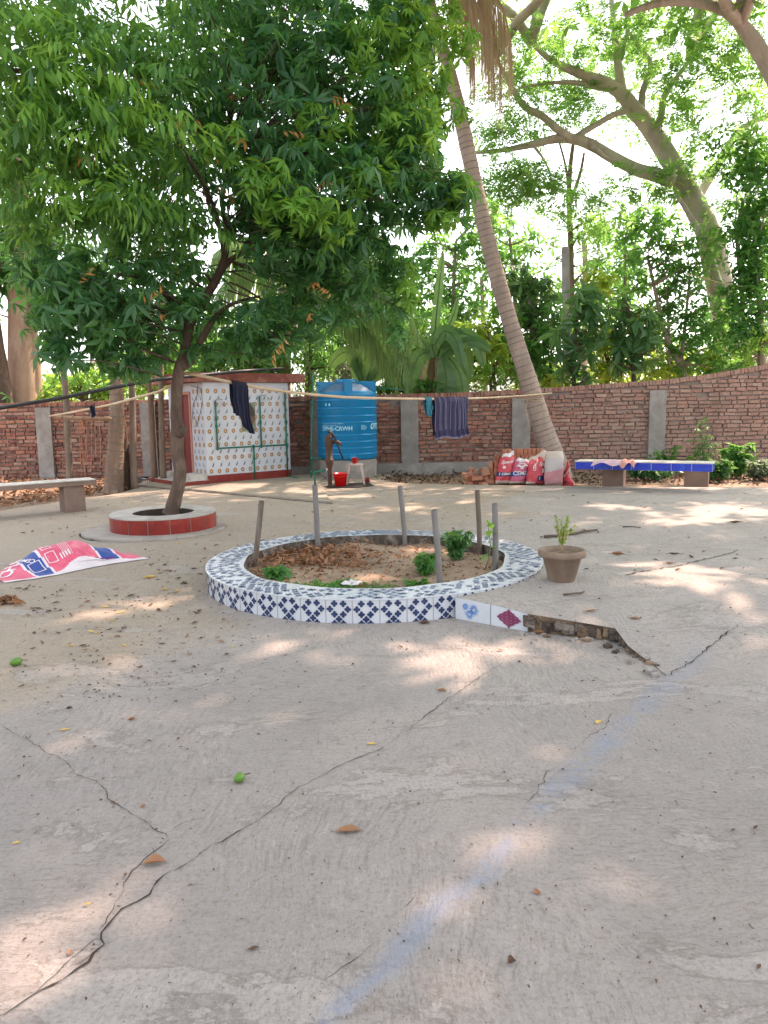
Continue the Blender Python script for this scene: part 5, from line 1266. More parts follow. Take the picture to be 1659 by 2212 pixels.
# outer leaves, mostly on the right: sunlight put into a brighter leaf colour
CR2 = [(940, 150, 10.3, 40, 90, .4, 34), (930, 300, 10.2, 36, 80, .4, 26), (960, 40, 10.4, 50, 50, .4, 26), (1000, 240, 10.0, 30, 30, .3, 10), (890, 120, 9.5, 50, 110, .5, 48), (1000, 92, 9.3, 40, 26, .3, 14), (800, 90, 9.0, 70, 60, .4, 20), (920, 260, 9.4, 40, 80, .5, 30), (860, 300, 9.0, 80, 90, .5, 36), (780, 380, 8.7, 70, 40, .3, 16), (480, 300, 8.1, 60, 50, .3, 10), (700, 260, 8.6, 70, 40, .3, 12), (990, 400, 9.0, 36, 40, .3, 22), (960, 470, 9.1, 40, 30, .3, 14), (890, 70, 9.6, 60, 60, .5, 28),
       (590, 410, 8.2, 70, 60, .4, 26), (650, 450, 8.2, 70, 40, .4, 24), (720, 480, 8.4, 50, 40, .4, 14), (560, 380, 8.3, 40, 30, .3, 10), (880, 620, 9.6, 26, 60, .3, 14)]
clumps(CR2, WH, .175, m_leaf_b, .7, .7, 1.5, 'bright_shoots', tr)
clumps([(430, 480, 8.6, 380, 330, 1.2, 26), (250, 300, 8.2, 200, 200, .8, 14)], HG, .26, m_orange, .7, .2, 1, 'old_leaves', tr)
idx = rng.integers(0, len(cpos), 210)
for i in idx:
    p = Vector(cpos[i]); j = min(range(12, len(CC)), key=lambda k: (CC[k]-p).length)
    fork(mb, CC[j].lerp(p, .15), p, .012, .004, .1, 5, 4)
mb.build('trunk', m_bark, tr, True)

# a second tree whose long hanging branches come in from the upper left
HX = Vector((-7.2, 8.4, 0))
ht = thing('hanging_tree', 'tree with long drooping feathery branches hanging in from the upper left', 'tree', HX)
HCR = [(60, 90, 7.8, 150, 120, .8, 95), (200, 130, 8.0, 130, 110, .8, 85), (320, 150, 8.2, 100, 100, .8, 60), (60, 260, 7.8, 110, 90, .7, 75), (200, 290, 8.0, 120, 80, .8, 80), (320, 320, 8.3, 110, 80, .8, 62), (130, 390, 8.1, 130, 70, .7, 70),
       (270, 440, 8.3, 120, 60, .7, 60), (80, 470, 8.3, 90, 50, .6, 36), (-60, 200, 7.8, 90, 220, .8, 80), (150, -60, 8.0, 260, 90, 1, 90), (390, 470, 8.6, 80, 50, .5, 30), (420, 130, 8.6, 60, 90, .6, 34)]
o, hpos = clumps(HCR, HG, .34, m_leaf_h, .55, .25, 1.75, 'crown', ht, .4)
clumps([(70, 70, 7.2, 110, 60, .4, 22), (180, 180, 7.3, 110, 60, .4, 24), (290, 270, 7.5, 110, 50, .4, 22), (40, 240, 7.2, 60, 30, .3, 10), (200, 420, 7.6, 110, 40, .4, 20)], HG, .38, m_leaf_b, .5, .25, 1.2, 'bright_shoots', ht)  # bright patches of the crown: light painted as a brighter leaf colour
mb = MB(); mb.tube([HX+Vector((0, 0, -.1)), HX+Vector((.1, 0, 1.5)), HX+Vector((.0, .1, 3.2)), HX+Vector((.3, 0, 4.6)), HX+Vector((.6, -.1, 6.2)), HX+Vector((1.2, -.2, 7.6))], [.22, .17, .15, .13, .09, .05], 10, 0, True, .05)
for px, py, Y in ((60, 120, 7.9), (220, 160, 8.1), (330, 200, 8.3), (120, 330, 8.0), (250, 400, 8.3), (0, 30, 7.9)):
    q = P(px, py, Y); fork(mb, HX+Vector((.3, 0, 4.3+random.uniform(-.6, 1.0))), q, .05, .012, .10, 7, 8)
mb.build('trunk', m_bark, ht, True)

# ------------------------------------------------------------------ leaning coconut palm
def frond(mbk, spine, leaf_len, n, droop=.5, mi=0, wd=.035, sidew=1.0):
    """a palm leaf: thin ribs of leaflets both sides of the spine, appended as triangles"""
    S = [Vector(s) for s in spine]; seg = len(S)-1
    for i in range(n):
        t = (i+.5)/n; j = min(int(t*seg), seg-1); p = S[j].lerp(S[j+1], t*seg-j); d = (S[j+1]-S[j]).normalized()
        sd = d.cross(Vector((0, 0, 1)));
        if sd.length < .1: sd = d.cross(Vector((0, 1, 0)))
        sd.normalize(); L_ = leaf_len*(.35+.65*math.sin(PI*min(1, t*.85+.12)))*random.uniform(.85, 1.1)
        for s_ in (-1, 1):
            dr = (sd*s_*sidew+d*.55+Vector((0, 0, -droop*random.uniform(.7, 1.4)))+Vector((random.gauss(0, .06), random.gauss(0, .06), 0))).normalized()
            m_ = p+dr*L_*.5; e = p+dr*L_+Vector((0, 0, -droop*.35*L_)); w_ = d*wd*.5
            mbk.add([p-w_*.5, m_-w_, e, m_+w_, p+w_*.5], [(0, 1, 2, 3, 4)], mi)
CYP = 15.3
co_ = thing('coconut_palm', 'tall leaning coconut palm with a ringed grey trunk beside the brick pile', 'palm', G(1215, 1040, -.06))
mb = MB()
CC, RR = pxtube(mb, [(1212, 1046, 58), (1203, 1010, 52), (1189, 970, 48), (1170, 915, 43), (1152, 855, 39), (1128, 780, 36), (1103, 700, 34), (1080, 620, 33), (1060, 545, 32), (1040, 460, 31), (1022, 380, 30), (1005, 300, 30), (988, 225, 29), (968, 150, 28), (948, 80, 27), (930, 20, 26), (905, -70, 25), (880, -170, 24)], CYP, 14, wob=.02)
rings(mb, CC, RR, .12, 1)
m_scar = M('palm_leaf_scar', (.22, .175, .145), (.15, .12, .10), .9, 6, 22, .5, .01)
mb.build('trunk', [m_bark_g, m_scar], co_, True)
top = P(880, -170, CYP); mb = MB()
for k in range(15):
    a = 2*PI*k/15; e = random.uniform(.1, .7); d = Vector((math.cos(a), math.sin(a), 0))
    sp_ = [top+d*(3.6*t)+Vector((0, 0, 1.5*e*t*3-3.0*t*t)) for t in (0, .2, .4, .6, .8, 1)]
    frond(mb, sp_, .8, 46, .7)
mb.build('green_fronds', m_frond, co_)
mb = MB()
for sx0, pts_ in ((0, [(985, -60), (1030, -20), (1066, 60), (1082, 150), (1082, 245)]), (1, [(985, -70), (1050, -40), (1088, 20), (1104, 90), (1106, 170)]), (2, [(960, -60), (990, 0), (1012, 60), (1020, 110), (1026, 150)]), (3, [(960, -60), (1015, -20), (1045, 40), (1060, 100), (1066, 180)])):
    sp_ = [P(x, y, CYP-.25-.12*sx0) for x, y in pts_]; frond(mb, sp_, .85, 60, 2.2, 0, .04, .35); mb.tube(sp_, [.03, .025, .02, .015, .008], 6)
mb.build('dead_fronds', m_frond_dry, co_)
mb = MB(); c = P(1150, 862, CYP-.22)
for k in range(4): mb.tube([c+Vector((-.22+.02*k, .02*k, .03*k)), c+Vector((0, -.03, -.03+.03*k)), c+Vector((.22, .03, .05*k-.04))], .007, 5)
mb.tube([c+Vector((-.1, -.02, 0)), c+Vector((-.14, -.02, -.2)), c+Vector((-.08, -.02, -.45)), c+Vector((-.1, -.02, -.6))], .007, 5)
tag(mb.build('tying_rope', m_paleg, None, True, loc=c), 'pale rope tying the bamboo pole to the leaning palm', 'rope')

# ------------------------------------------------------------------ big rain tree, its crown carried on out of view to shade the yard
RY = 21.0
rt = thing('rain_tree', 'huge spreading tree with grey limbs and light feathery foliage at the upper right', 'tree', P(1600, 880, RY))
rt.location.z = -.07
mb = MB()
slim = lambda q: [(a[0], a[1], a[2]*.80, *a[3:]) for a in q]
pxtube(mb, slim([(1618, 890, 100), (1600, 790, 78), (1572, 690, 72), (1552, 600, 68), (1533, 510, 62), (1500, 440, 56), (1462, 370, 50), (1425, 310, 46), (1398, 270, 42), (1368, 235, 40), (1345, 205, 34), (1310, 180, 29), (1265, 163, 24), (1220, 145, 19), (1180, 122, 14), (1148, 92, 10)]), RY, 12, wob=.03)
pxtube(mb, slim([(1455, 390, 40), (1410, 376, 34), (1370, 364, 31), (1320, 338, 29), (1280, 314, 28), (1240, 300, 26), (1200, 300, 22), (1150, 312, 17), (1090, 324, 12), (1020, 330, 8)]), RY-.2, 10, wob=.03)
pxtube(mb, slim([(1236, 300, 22), (1205, 280, 19), (1170, 250, 18), (1135, 232, 17), (1112, 200, 15), (1092, 165, 12), (1070, 120, 8)]), RY-.3, 9, wob=.03)
pxtube(mb, slim([(1240, 298, 16), (1290, 268, 15), (1330, 246, 15), (1362, 238, 16)]), RY-.1, 9)
pxtube(mb, slim([(1345, 205, 26), (1338, 160, 22), (1330, 100, 18), (1325, 40, 14), (1318, -40, 11)]), RY, 9)
pxtube(mb, slim([(1340, 130, 14), (1353, 85, 12), (1360, 30, 9), (1380, -30, 7)]), RY, 8)
pxtube(mb, slim([(1415, 295, 22), (1428, 250, 19), (1434, 210, 17), (1458, 172, 13), (1490, 130, 9)]), RY, 8)
pxtube(mb, slim([(1385, 250, 22), (1388, 200, 17), (1405, 150, 14), (1400, 125, 13), (1378, 100, 11), (1360, 70, 9)]), RY+.1, 8)
pxtube(mb, slim([(1334, 195, 20), (1285, 186, 17), (1235, 178, 13), (1180, 180, 9), (1120, 190, 6)]), RY+.1, 8)
pxtube(mb, slim([(1150, 312, 9), (1175, 345, 6), (1190, 380, 4)]), RY-.2, 6)
pxtube(mb, slim([(1280, 314, 12), (1320, 345, 5), (1370, 350, 4)]), RY-.6, 6)
pxtube(mb, slim([(1760, 330, 52, 17), (1690, 200, 46, 17), (1632, 95, 40, 17), (1570, 25, 27, 17), (1480, 4, 20, 17), (1410, 10, 18, 17), (1350, 32, 12, 17)]), 17, 10, wob=.03)
pxtube(mb, slim([(1500, 440, 26), (1560, 340, 22), (1600, 280, 18), (1659, 250, 14), (1720, 230, 10)]), RY+.4, 8)
pxtube(mb, slim([(1560, 640, 24), (1530, 540, 18), (1500, 480, 14), (1460, 420, 10)]), RY-.8, 8)
limb_ends = [P(1148, 92, RY), P(1318, -40, RY), P(1490, 130, RY), P(1070, 120, RY), P(1600, 50, 17)]
for c in limb_ends:                             # limbs that climb on into the part of the crown above the picture
    for k in range(3): fork(mb, c, c+Vector((random.uniform(-3, 3), random.uniform(-7, -1), random.uniform(2, 5))), .13, .03, .1, 8, 8)
mb.build('trunk', M('pale_grey_bark', (.50, .45, .41), (.38, .34, .31), .9, 3, 16, .8, .02, stretch=(1, 1, .5), stain=(.29, .25, .22)), rt, True)
VIS = [(1120, 90, 21, 90, 90, 1.5, 90), (1230, 60, 21, 110, 80, 1.5, 110), (1350, 30, 20, 120, 70, 1.5, 110), (1460, 60, 20, 110, 80, 1.5, 110), (1580, 60, 19, 110, 90, 1.5, 110), (1540, 160, 19.5, 120, 80, 1.5, 110), (1640, 240, 19, 80, 120, 1.5, 90),
       (1430, 200, 21, 60, 70, 1, 50), (1470, 260, 20.5, 50, 60, 1, 34), (1090, 230, 21, 80, 60, 1.2, 60), (1080, 300, 20.5, 60, 36, 1, 40), (1130, 260, 21, 60, 40, 1, 30), (1270, 220, 21.5, 90, 40, 1, 44), (1200, 190, 21.5, 80, 40, 1, 44),
       (1100, 380, 20, 70, 40, 1, 60), (1140, 400, 20, 70, 34, 1, 60), (1200, 420, 20.5, 90, 44, 1, 66), (1080, 430, 20.5, 50, 40, 1, 36), (1290, 460, 21, 100, 50, 1.2, 60), (1250, 250, 21, 60, 40, 1, 26), (1390, 390, 20.5, 80, 40, 1, 50), (1470, 390, 20.5, 60, 40, 1, 34), (1330, 260, 22, 80, 40, 1, 34),
       (1560, 330, 20, 90, 60, 1.2, 60), (1510, 560, 20.4, 50, 60, .8, 26), (1560, 480, 20.5, 70, 60, 1, 36), (1620, 420, 20, 60, 80, 1, 50), (1580, 760, 20.3, 40, 60, .6, 30), (1160, 150, 22, 70, 50, 1, 40), (1400, 120, 22, 80, 60, 1, 50), (1310, 110, 22, 60, 60, 1, 34)]
clumps(VIS, FE, .50, m_leaf_f, .7, .35, 1.45, 'crown', rt)
# unseen crown put over the yard for shade, openings cut to place sun flecks
FLECKS = [(1480, 1122, .55), (1555, 1095, .5), (1490, 1290, .40), (1400, 1265, .3), (960, 1400, .34), (1010, 1420, .28), (620, 1385, .20), (560, 1388, .18), (270, 1315, .24), (170, 1330, .20), (250, 1440, .20), (370, 1180, .2), (90, 2020, .18), (40, 2100, .20), (20, 1960, .12), (480, 1900, .10), (300, 2020, .1), (400, 1970, .12), (700, 1282, .18), (810, 1282, .16), (900, 1215, .3), (1040, 1200, .2), (1000, 1085, .3), (730, 1075, .25), (860, 1100, .35), (320, 1215, .18), (650, 1300, .12), (1330, 1095, .3), (560, 1080, .2), (1640, 1110, .3)]
fl_p = np.array([list(G(a, b)) for a, b, r in FLECKS]); fl_r = np.array([r for a, b, r in FLECKS]); sd = np.array(SDIR)
def shade_keep(pos):
    k = np.ones(len(pos), bool)
    for p, r in zip(fl_p, fl_r):
        d = pos-p; t = d @ sd; q = np.linalg.norm(d-t[:, None]*sd, axis=1)
        k &= rng.random(len(pos)) > np.clip(1.7-q/(r*1.15), 0, .93)
    return k
n = 15000; t = rng.uniform(0, 1, (n, 2)); z = 12.2+rng.normal(0, .9, n)+.9*np.sin(t[:, 0]*14)*np.cos(t[:, 1]*11)
gx = -9.5+19*t[:, 0]; gy = -1.0+18.5*t[:, 1]
pos = np.stack([gx+z*sd[0]/sd[2], gy+z*sd[1]/sd[2], z], 1)
pos = pos[pos[:, 1] < 18.0+rng.normal(0, .6, len(pos))]; pos = pos[shade_keep(pos)]
V, T = scatter(SG, pos, randrot(len(pos), None, .8), .42*rng.uniform(.7, 1.2, len(pos))); fastmesh('high_crown', V, T, m_leaf_f, rt)

# ------------------------------------------------------------------ trees and plants beyond and along the wall
def tree(name, label, cat, Y, trunks, cl, tm, size, mat, bark, spread=.8, outward=.6, dens=1.0, nb=14, group=None, mat2=None, ringed=False, name2='crown'):
    x0 = trunks[0][0]; b = P(x0[0], x0[1], Y); t = thing(name, label, cat, (b.x, Y, -.07), group); mb = MB(); ends = []
    for tk in trunks:
        q = list(tk); CC, RR = pxtube(mb, q, Y, 9, wob=.04); ends.append((CC, RR))
        if ringed: rings(mb, CC, RR, .13, 1)
    if cl:
        cl2 = [(c[0], c[1], Y+(c[4] if len(c) > 4 else 0), c[2], c[3], max(.35, .8*c[2]*Y/F), max(6, int(c[2]*c[3]*.0185*dens*(.30/size)**1.2*(Y/20)))) for c in cl]
        o, pos = clumps(cl2, tm, size, mat, spread, outward, 1.0, name2, t)
        CC = ends[0][0]
        for i in rng.integers(0, len(pos), nb):
            p = Vector(pos[i]); k = min(range(len(CC)//4, len(CC)), key=lambda k: (CC[k]-p).length+abs(CC[k].z-p.z+.6)*.4); fork(mb, CC[k], p, .5*min(ends[0][1][k], .06)+.006, .005, .1, 5, 5)
    mb.build('trunk', [bark, m_scar] if ringed else bark, t, True); return t
m_bark_m = M('brown_ringed_bark', (.25, .165, .115), (.16, .105, .075), .9, 5, 26, .9, .015, stretch=(1, 1, .3), stain=(.34, .25, .19))
BARK_P = M('thin_bark', (.24, .18, .135), (.15, .11, .085), .9, 8, 26, .6, .01, stretch=(1, 1, .4))
# left side
t = tree('fig_tree', 'thick grey multi stemmed trunk behind the wall at the left edge', 'tree', 19.2, [[(58, 900, 70), (52, 800, 62), (47, 700, 56), (45, 600, 50), (42, 500, 44), (40, 400, 36), (30, 250, 28)], [(82, 900, 26), (78, 800, 22), (72, 720, 18), (60, 660, 16)], [(36, 900, 24), (32, 800, 20), (36, 730, 16)]],
      [(20, 480, 60, 60), (110, 640, 50, 40), (10, 560, 50, 50), (-30, 380, 90, 80), (60, 360, 60, 50), (90, 560, 50, 36), (20, 600, 50, 30), (70, 690, 34, 26), (-40, 650, 40, 60)], WH, .34, m_leaf, m_bark_w)
tree('dark_trunk_tree', 'dark reddish trunk leaning at the far left edge beyond the wall', 'tree', 18.6, [[(14, 895, 34), (4, 810, 30), (-10, 720, 26), (-22, 620, 22)]], [(-40, 560, 70, 70), (8, 862, 22, 14)], WH, .28, m_leaf_s, m_bark)
tree('slender_tree', 'slender pale trunk standing before the wall and carrying the bamboo bar', 'tree', 14.6, [[(152, 1046, 15), (147, 960, 14), (143, 860, 14), (136, 790, 13), (128, 700, 13), (118, 600, 12), (110, 520, 10), (104, 470, 8)]], [(105, 520, 50, 50), (140, 620, 40, 30), (120, 710, 30, 24), (160, 580, 40, 30)], WH, .26, m_leaf, BARK_P, dens=1.0)
tree('palm_trunk_tree', 'ringed pale palm trunk before the wall left of the wash house', 'palm', 14.3, [[(244, 1066, 52), (246, 1050, 42), (248, 1000, 38), (251, 940, 33), (253, 880, 30), (250, 820, 26), (240, 770, 24), (228, 710, 22), (217, 660, 22), (214, 600, 20)]], [(214, 560, 80, 60), (240, 640, 50, 40)], WH, .28, m_leaf, m_bark_m, ringed=True)
tree('tree_stump', 'dark split stump standing close behind the ringed palm trunk', 'stump', 14.7, [[(272, 1058, 36), (268, 1010, 30), (265, 960, 24), (263, 900, 14), (262, 880, 6)]], [], WH, .2, m_leaf, m_bark)
tree('slim_grey_tree', 'slim grey trunk right of the dark stump', 'tree', 14.6, [[(290, 1060, 16), (288, 1000, 14), (287, 930, 14), (285, 860, 13), (284, 790, 12), (280, 700, 10)]], [(280, 690, 40, 40)], WH, .26, m_leaf, BARK_P)
tree('areca_trunk', 'straight brown areca trunk next to the wash house, left one of two', 'palm', 15.6, [[(334, 1040, 15), (330, 960, 13), (326, 880, 12), (322, 800, 11), (320, 740, 11), (318, 640, 10)]], [(318, 650, 50, 40)], HG, .5, m_frond, m_bark_m)
tree('areca_trunk', 'straight speckled areca trunk next to the wash house, right one of two', 'palm', 15.5, [[(353, 1038, 15), (350, 960, 13), (348, 880, 12), (347, 800, 12), (347, 720, 11), (348, 620, 10)]], [(350, 640, 50, 40)], HG, .5, m_frond, BARK_P)
tree('light_shrub', 'light green shrub behind the wall left of the palm trunk', 'shrub', 18.7, [[(180, 900, 12), (178, 850, 8)]], [(140, 840, 46, 26), (190, 825, 50, 30), (240, 840, 40, 22), (215, 850, 50, 18), (120, 858, 40, 14)], SG, .22, m_leaf_b, m_twig, dens=1.3)
tree('light_shrub', 'light green shrub seen between areca trunks and roof', 'shrub', 18.9, [[(330, 900, 10), (330, 850, 7)]], [(320, 830, 40, 36), (300, 790, 36, 36), (370, 790, 36, 30)], SG, .26, m_leaf_b, m_twig, dens=1.1)
# behind the wash house and tank
pt = tree('old_palm', 'ringed palm trunk rising behind the red roof under yellow old fronds', 'palm', 18.8, [[(612, 900, 34), (612, 840, 32), (613, 780, 31), (614, 720, 30), (616, 660, 32), (618, 620, 34)]], [], WH, .3, m_leaf, m_bark_m, ringed=True)
mb = MB()
for pts_ in ([(700, 600), (760, 600), (820, 650), (862, 720), (884, 820)], [(660, 620), (700, 620), (750, 660), (800, 720), (830, 800)], [(640, 610), (690, 590), (740, 620), (790, 690), (850, 800)], [(650, 610), (700, 560), (780, 570), (850, 640), (890, 760)], [(640, 610), (700, 575), (770, 590), (830, 650), (868, 770)], [(650, 600), (730, 545), (810, 560), (870, 630), (905, 720)], [(640, 620), (690, 610), (740, 640), (765, 690), (775, 740)], [(640, 600), (680, 540), (730, 500), (790, 490), (840, 520)],
             [(600, 610), (560, 570), (510, 580), (470, 630), (450, 690)], [(610, 600), (590, 540), (550, 510), (500, 520), (460, 550)], [(620, 600), (630, 530), (650, 480), (680, 440), (720, 420)], [(650, 615), (720, 590), (790, 620), (840, 700), (862, 830)], [(600, 620), (570, 640), (545, 690), (540, 740)]):
    sp_ = [P(x, y, 17.8-.10*i) for i, (x, y) in enumerate(pts_)]; frond(mb, sp_, .95, 70, 1.1, 0, .06); mb.tube(sp_, [.035, .03, .022, .014, .007][:len(sp_)], 5)
mb.build('green_fronds', m_frond, pt)
mb = MB()
for pts_ in ([(630, 630), (645, 655), (655, 690)], [(625, 630), (632, 665), (636, 700)], [(640, 610), (665, 640), (680, 680)]):
    sp_ = [P(x, y, 18.5) for x, y in pts_]; frond(mb, sp_, .5, 34, 2.0, 0, .05, .3)
mb.build('dead_fronds', m_frond_dry, pt)
tree('yellow_green_tree', 'yellow green small tree behind the blue tank and red roof', 'tree', 19.4, [[(662, 900, 12), (664, 800, 10), (668, 740, 8), (664, 640, 6)]], [(660, 620, 44, 50), (650, 570, 30, 24), (690, 650, 30, 26), (640, 665, 24, 22)], SG, .26, m_leaf_y, m_twig, dens=1.3)
tree('bright_bush', 'bright green bushy tree between the red roof and the tank', 'shrub', 18.6, [[(668, 900, 12), (670, 800, 9), (672, 740, 7)]], [(670, 740, 50, 40), (660, 790, 50, 40), (690, 780, 36, 44), (640, 760, 34, 44), (665, 830, 40, 22), (690, 710, 26, 20)], HG, .38, m_leaf_s, m_twig, dens=1.4)
tree('greyish_tree', 'grey green tree far behind the tank', 'tree', 27, [[(730, 880, 10), (728, 800, 8), (726, 700, 6)]], [(726, 720, 36, 70), (740, 790, 50, 40), (700, 680, 30, 40), (770, 800, 40, 36)], SG, .26, m_leaf_g, m_bark_g, dens=1.2)
tree('green_shrub', 'dark green shrub just above the red roof left of the ringed trunk', 'shrub', 18.4, [[(560, 900, 10), (562, 800, 8)]], [(570, 750, 50, 40), (530, 770, 50, 36), (590, 800, 40, 26), (500, 750, 50, 40), (550, 800, 50, 22), (460, 760, 40, 40), (430, 790, 40, 24)], WH, .28, m_leaf_s, m_twig, dens=1.3)
tree('green_shrub', 'leafy shrub row behind the wall right of the tank', 'shrub', 18.3, [[(880, 880, 9), (880, 840, 6)]], [(850, 835, 40, 20), (900, 842, 44, 20), (930, 830, 30, 22), (820, 842, 26, 14), (960, 842, 30, 16)], WH, .24, m_leaf_s, m_twig, dens=1.4)
# banana clump
def banana_leaf(mbk, pts_, w_, Y, tear=.3, mi=0):
    S = [P(q[0], q[1], Y+(q[2] if len(q) > 2 else 0)) for q in pts_]; n = 26; C_ = []
    for i in range(n+1):
        t = i/n*(len(S)-1); j = min(int(t), len(S)-2); f = t-j; p0, p1, p2, p3 = S[max(j-1, 0)], S[j], S[j+1], S[min(j+2, len(S)-1)]
        C_.append(.5*((2*p1)+(p2-p0)*f+(2*p0-5*p1+4*p2-p3)*f*f+(3*p1-p0-3*p2+p3)*f**3))
    W_ = w_*Y/F/2; dirs = []
    for i in range(n+1):
        d = (C_[min(i+1, n)]-C_[max(i-1, 0)]).normalized(); s_ = d.cross(Vector((.25, -1, .15))).normalized(); nn = d.cross(s_); dirs.append((s_, nn))
    prof_ = lambda t: math.sin(PI*min(1, t*.93+.05))**.55
    for sg in (-1, 1):
        i = 0
        while i < n:
            j = min(n, i+random.choice((2, 3, 4, 6))); gap = tear*random.random()*.25
            for k in range(i, j):
                def pt(q, edge):
                    s_, nn = dirs[q]; sag = -.18*W_*edge; sh = (C_[min(q+1, n)]-C_[max(q-1, 0)])*(-gap*edge)
                    return C_[q]+s_*sg*W_*edge*prof_(q/n)+nn*(.12*W_*edge)+Vector((0, 0, sag))+sh
                q0, q1 = k, k+1
                mbk.add([C_[q0], pt(q0, 1), pt(q1, .97 if k == j-1 else 1), C_[q1]], [(0, 1, 2, 3)], mi)
            i = j
    mbk.tube(C_, [.018*(1-.7*i/n) for i in range(n+1)], 5, mi)
BY_ = 18.4
bt = thing('banana_clump', 'clump of banana plants with broad torn leaves above the wall, centre', 'banana plant', P(935, 880, BY_))
mb = MB()
for a in ([(930, 890, 24), (934, 800, 20), (940, 740, 14)], [(955, 890, 20), (958, 820, 17), (962, 760, 12)], [(905, 890, 18), (905, 830, 14), (900, 790, 10)]): pxtube(mb, a, BY_, 8, wob=.05)
mb.build('stem', M('banana_stem', (.20, .18, .07), (.13, .09, .05), .8, 6, 20, .3, stain=(.25, .17, .10)), bt, True)
mb = MB()
for pts_, w_ in (([(936, 770), (942, 690), (950, 610), (957, 540)], 20), ([(945, 770), (962, 720), (980, 680), (990, 640)], 16), ([(950, 775), (985, 745), (1030, 735), (1062, 755)], 26), ([(955, 755), (980, 740), (1006, 760), (1018, 815)], 36), ([(940, 745), (960, 715), (985, 735), (1000, 790)], 32), ([(930, 770), (915, 740), (900, 730), (880, 760)], 22),
                 ([(960, 760), (990, 800), (1000, 840), (1002, 870)], 36), ([(930, 760), (905, 770), (890, 810), (885, 860)], 38), ([(955, 770), (965, 820), (960, 870), (958, 890)], 44), ([(900, 790), (870, 770), (850, 790), (842, 830)], 34), ([(960, 740), (1000, 720), (1030, 740), (1046, 790)], 34), ([(940, 770), (935, 740), (960, 710), (1000, 715)], 24)):
    banana_leaf(mb, pts_, w_, BY_-.1-random.uniform(0, .5), .9)
mb.build('leaf_blades', m_banana, bt)
mb = MB()
for pts_, w_ in (([(925, 760), (912, 800), (905, 850), (902, 880)], 20), ([(945, 770), (950, 810), (940, 850), (932, 885)], 22), ([(965, 775), (975, 810), (985, 850), (982, 880)], 18)): banana_leaf(mb, pts_, w_, BY_-.15, .8)
mb.build('dead_blades', m_frond_dry, bt)
b2 = thing('banana_shoot', 'young banana plant with bright leaves just right of the tank top', 'banana plant', P(790, 880, 18.2))
mb = MB(); pxtube(mb, [(785, 895, 12), (786, 850, 10), (790, 820, 8)], 18.2, 7); mb.build('stem', m_gstem, b2, True)
mb = MB()
for pts_, w_ in (([(788, 830), (800, 795), (815, 765), (832, 740)], 36), ([(785, 820), (765, 770), (740, 762), (712, 790)], 34), ([(790, 830), (815, 805), (840, 790), (862, 790)], 30), ([(780, 835), (770, 800), (775, 770), (790, 745)], 26)): banana_leaf(mb, pts_, w_, 18.1, .1)
mb.build('leaf_blades', m_banana, b2)
# right side beyond the wall
tree('grassy_shrub', 'bright feathery shrub behind the wall right of the bananas', 'shrub', 18.5, [[(1060, 880, 8), (1060, 820, 6)]], [(1040, 825, 50, 26), (1090, 815, 50, 30), (1070, 790, 40, 30), (1130, 830, 40, 20), (1010, 840, 40, 14)], FE, .34, m_leaf_b, m_twig, dens=1.7)
tree('broad_leaf_sapling', 'thin sapling with broad light leaves right of the banana clump', 'tree', 18.9, [[(1072, 890, 8), (1068, 820, 7), (1060, 760, 6), (1050, 700, 5)]], [(1060, 745, 44, 30), (1030, 715, 34, 22), (1085, 770, 30, 20)], SG, .34, m_leaf_y, m_twig, dens=.9)
tree('mango_tree', 'dark leafy tree behind the leaning palm trunk', 'tree', 20.5, [[(1150, 890, 22), (1152, 800, 18), (1150, 700, 14), (1140, 620, 8)]], [(1150, 640, 60, 44), (1120, 600, 44, 36), (1180, 690, 44, 44), (1150, 730, 40, 40), (1190, 620, 30, 26), (1120, 680, 30, 40), (1140, 790, 50, 40), (1180, 800, 40, 40)], WH, .34, m_leaf_d, m_bark_g, dens=1.15)
tree('drooping_sapling', 'young tree with big drooping leaves in front of the concrete pole', 'tree', 18.0, [[(1240, 890, 11), (1240, 800, 9), (1245, 720, 7), (1250, 650, 5)]], [(1255, 680, 50, 36), (1245, 730, 50, 40), (1225, 780, 44, 30), (1245, 815, 44, 22), (1290, 700, 26, 40), (1270, 640, 34, 26)], WH, .46, m_leaf_d, m_twig, 1.0, .3, dens=.85)
tree('drooping_sapling', 'dark drooping leaved young tree left of the wall pillar on the right', 'tree', 18.1, [[(1370, 880, 11), (1368, 800, 9), (1362, 720, 7), (1358, 660, 5)]], [(1365, 690, 50, 40), (1340, 740, 40, 40), (1390, 740, 44, 44), (1370, 790, 50, 26), (1340, 660, 30, 26)], WH, .44, m_leaf_d, m_twig, 1.0, .3, dens=.85)
tree('yellow_shrub', 'sunlit yellow green shrub behind the wall between the two dark saplings', 'shrub', 19.2, [[(1310, 880, 8), (1312, 800, 6)]], [(1310, 800, 40, 36), (1310, 730, 36, 40), (1420, 810, 30, 26), (1200, 820, 30, 18), (1290, 610, 40, 30)], SG, .26, m_leaf_y, m_twig, dens=1.1)
tree('branchy_tree', 'thin branching small leaved tree before the rain tree trunk', 'tree', 19.6, [[(1500, 860, 16), (1470, 790, 13), (1440, 730, 10), (1420, 650, 8), (1400, 560, 6)], [(1470, 790, 9), (1480, 700, 7), (1490, 600, 5)], [(1445, 860, 8), (1445, 740, 7), (1440, 620, 5)]],
      [(1420, 600, 70, 60), (1480, 640, 60, 60), (1500, 720, 60, 50), (1440, 700, 50, 50), (1390, 520, 60, 50), (1480, 540, 60, 60), (1450, 780, 60, 36), (1550, 700, 50, 60), (1540, 800, 60, 30)], SG, .22, m_leaf_s, m_bark_g, 1.1, .3, dens=.8, nb=26)
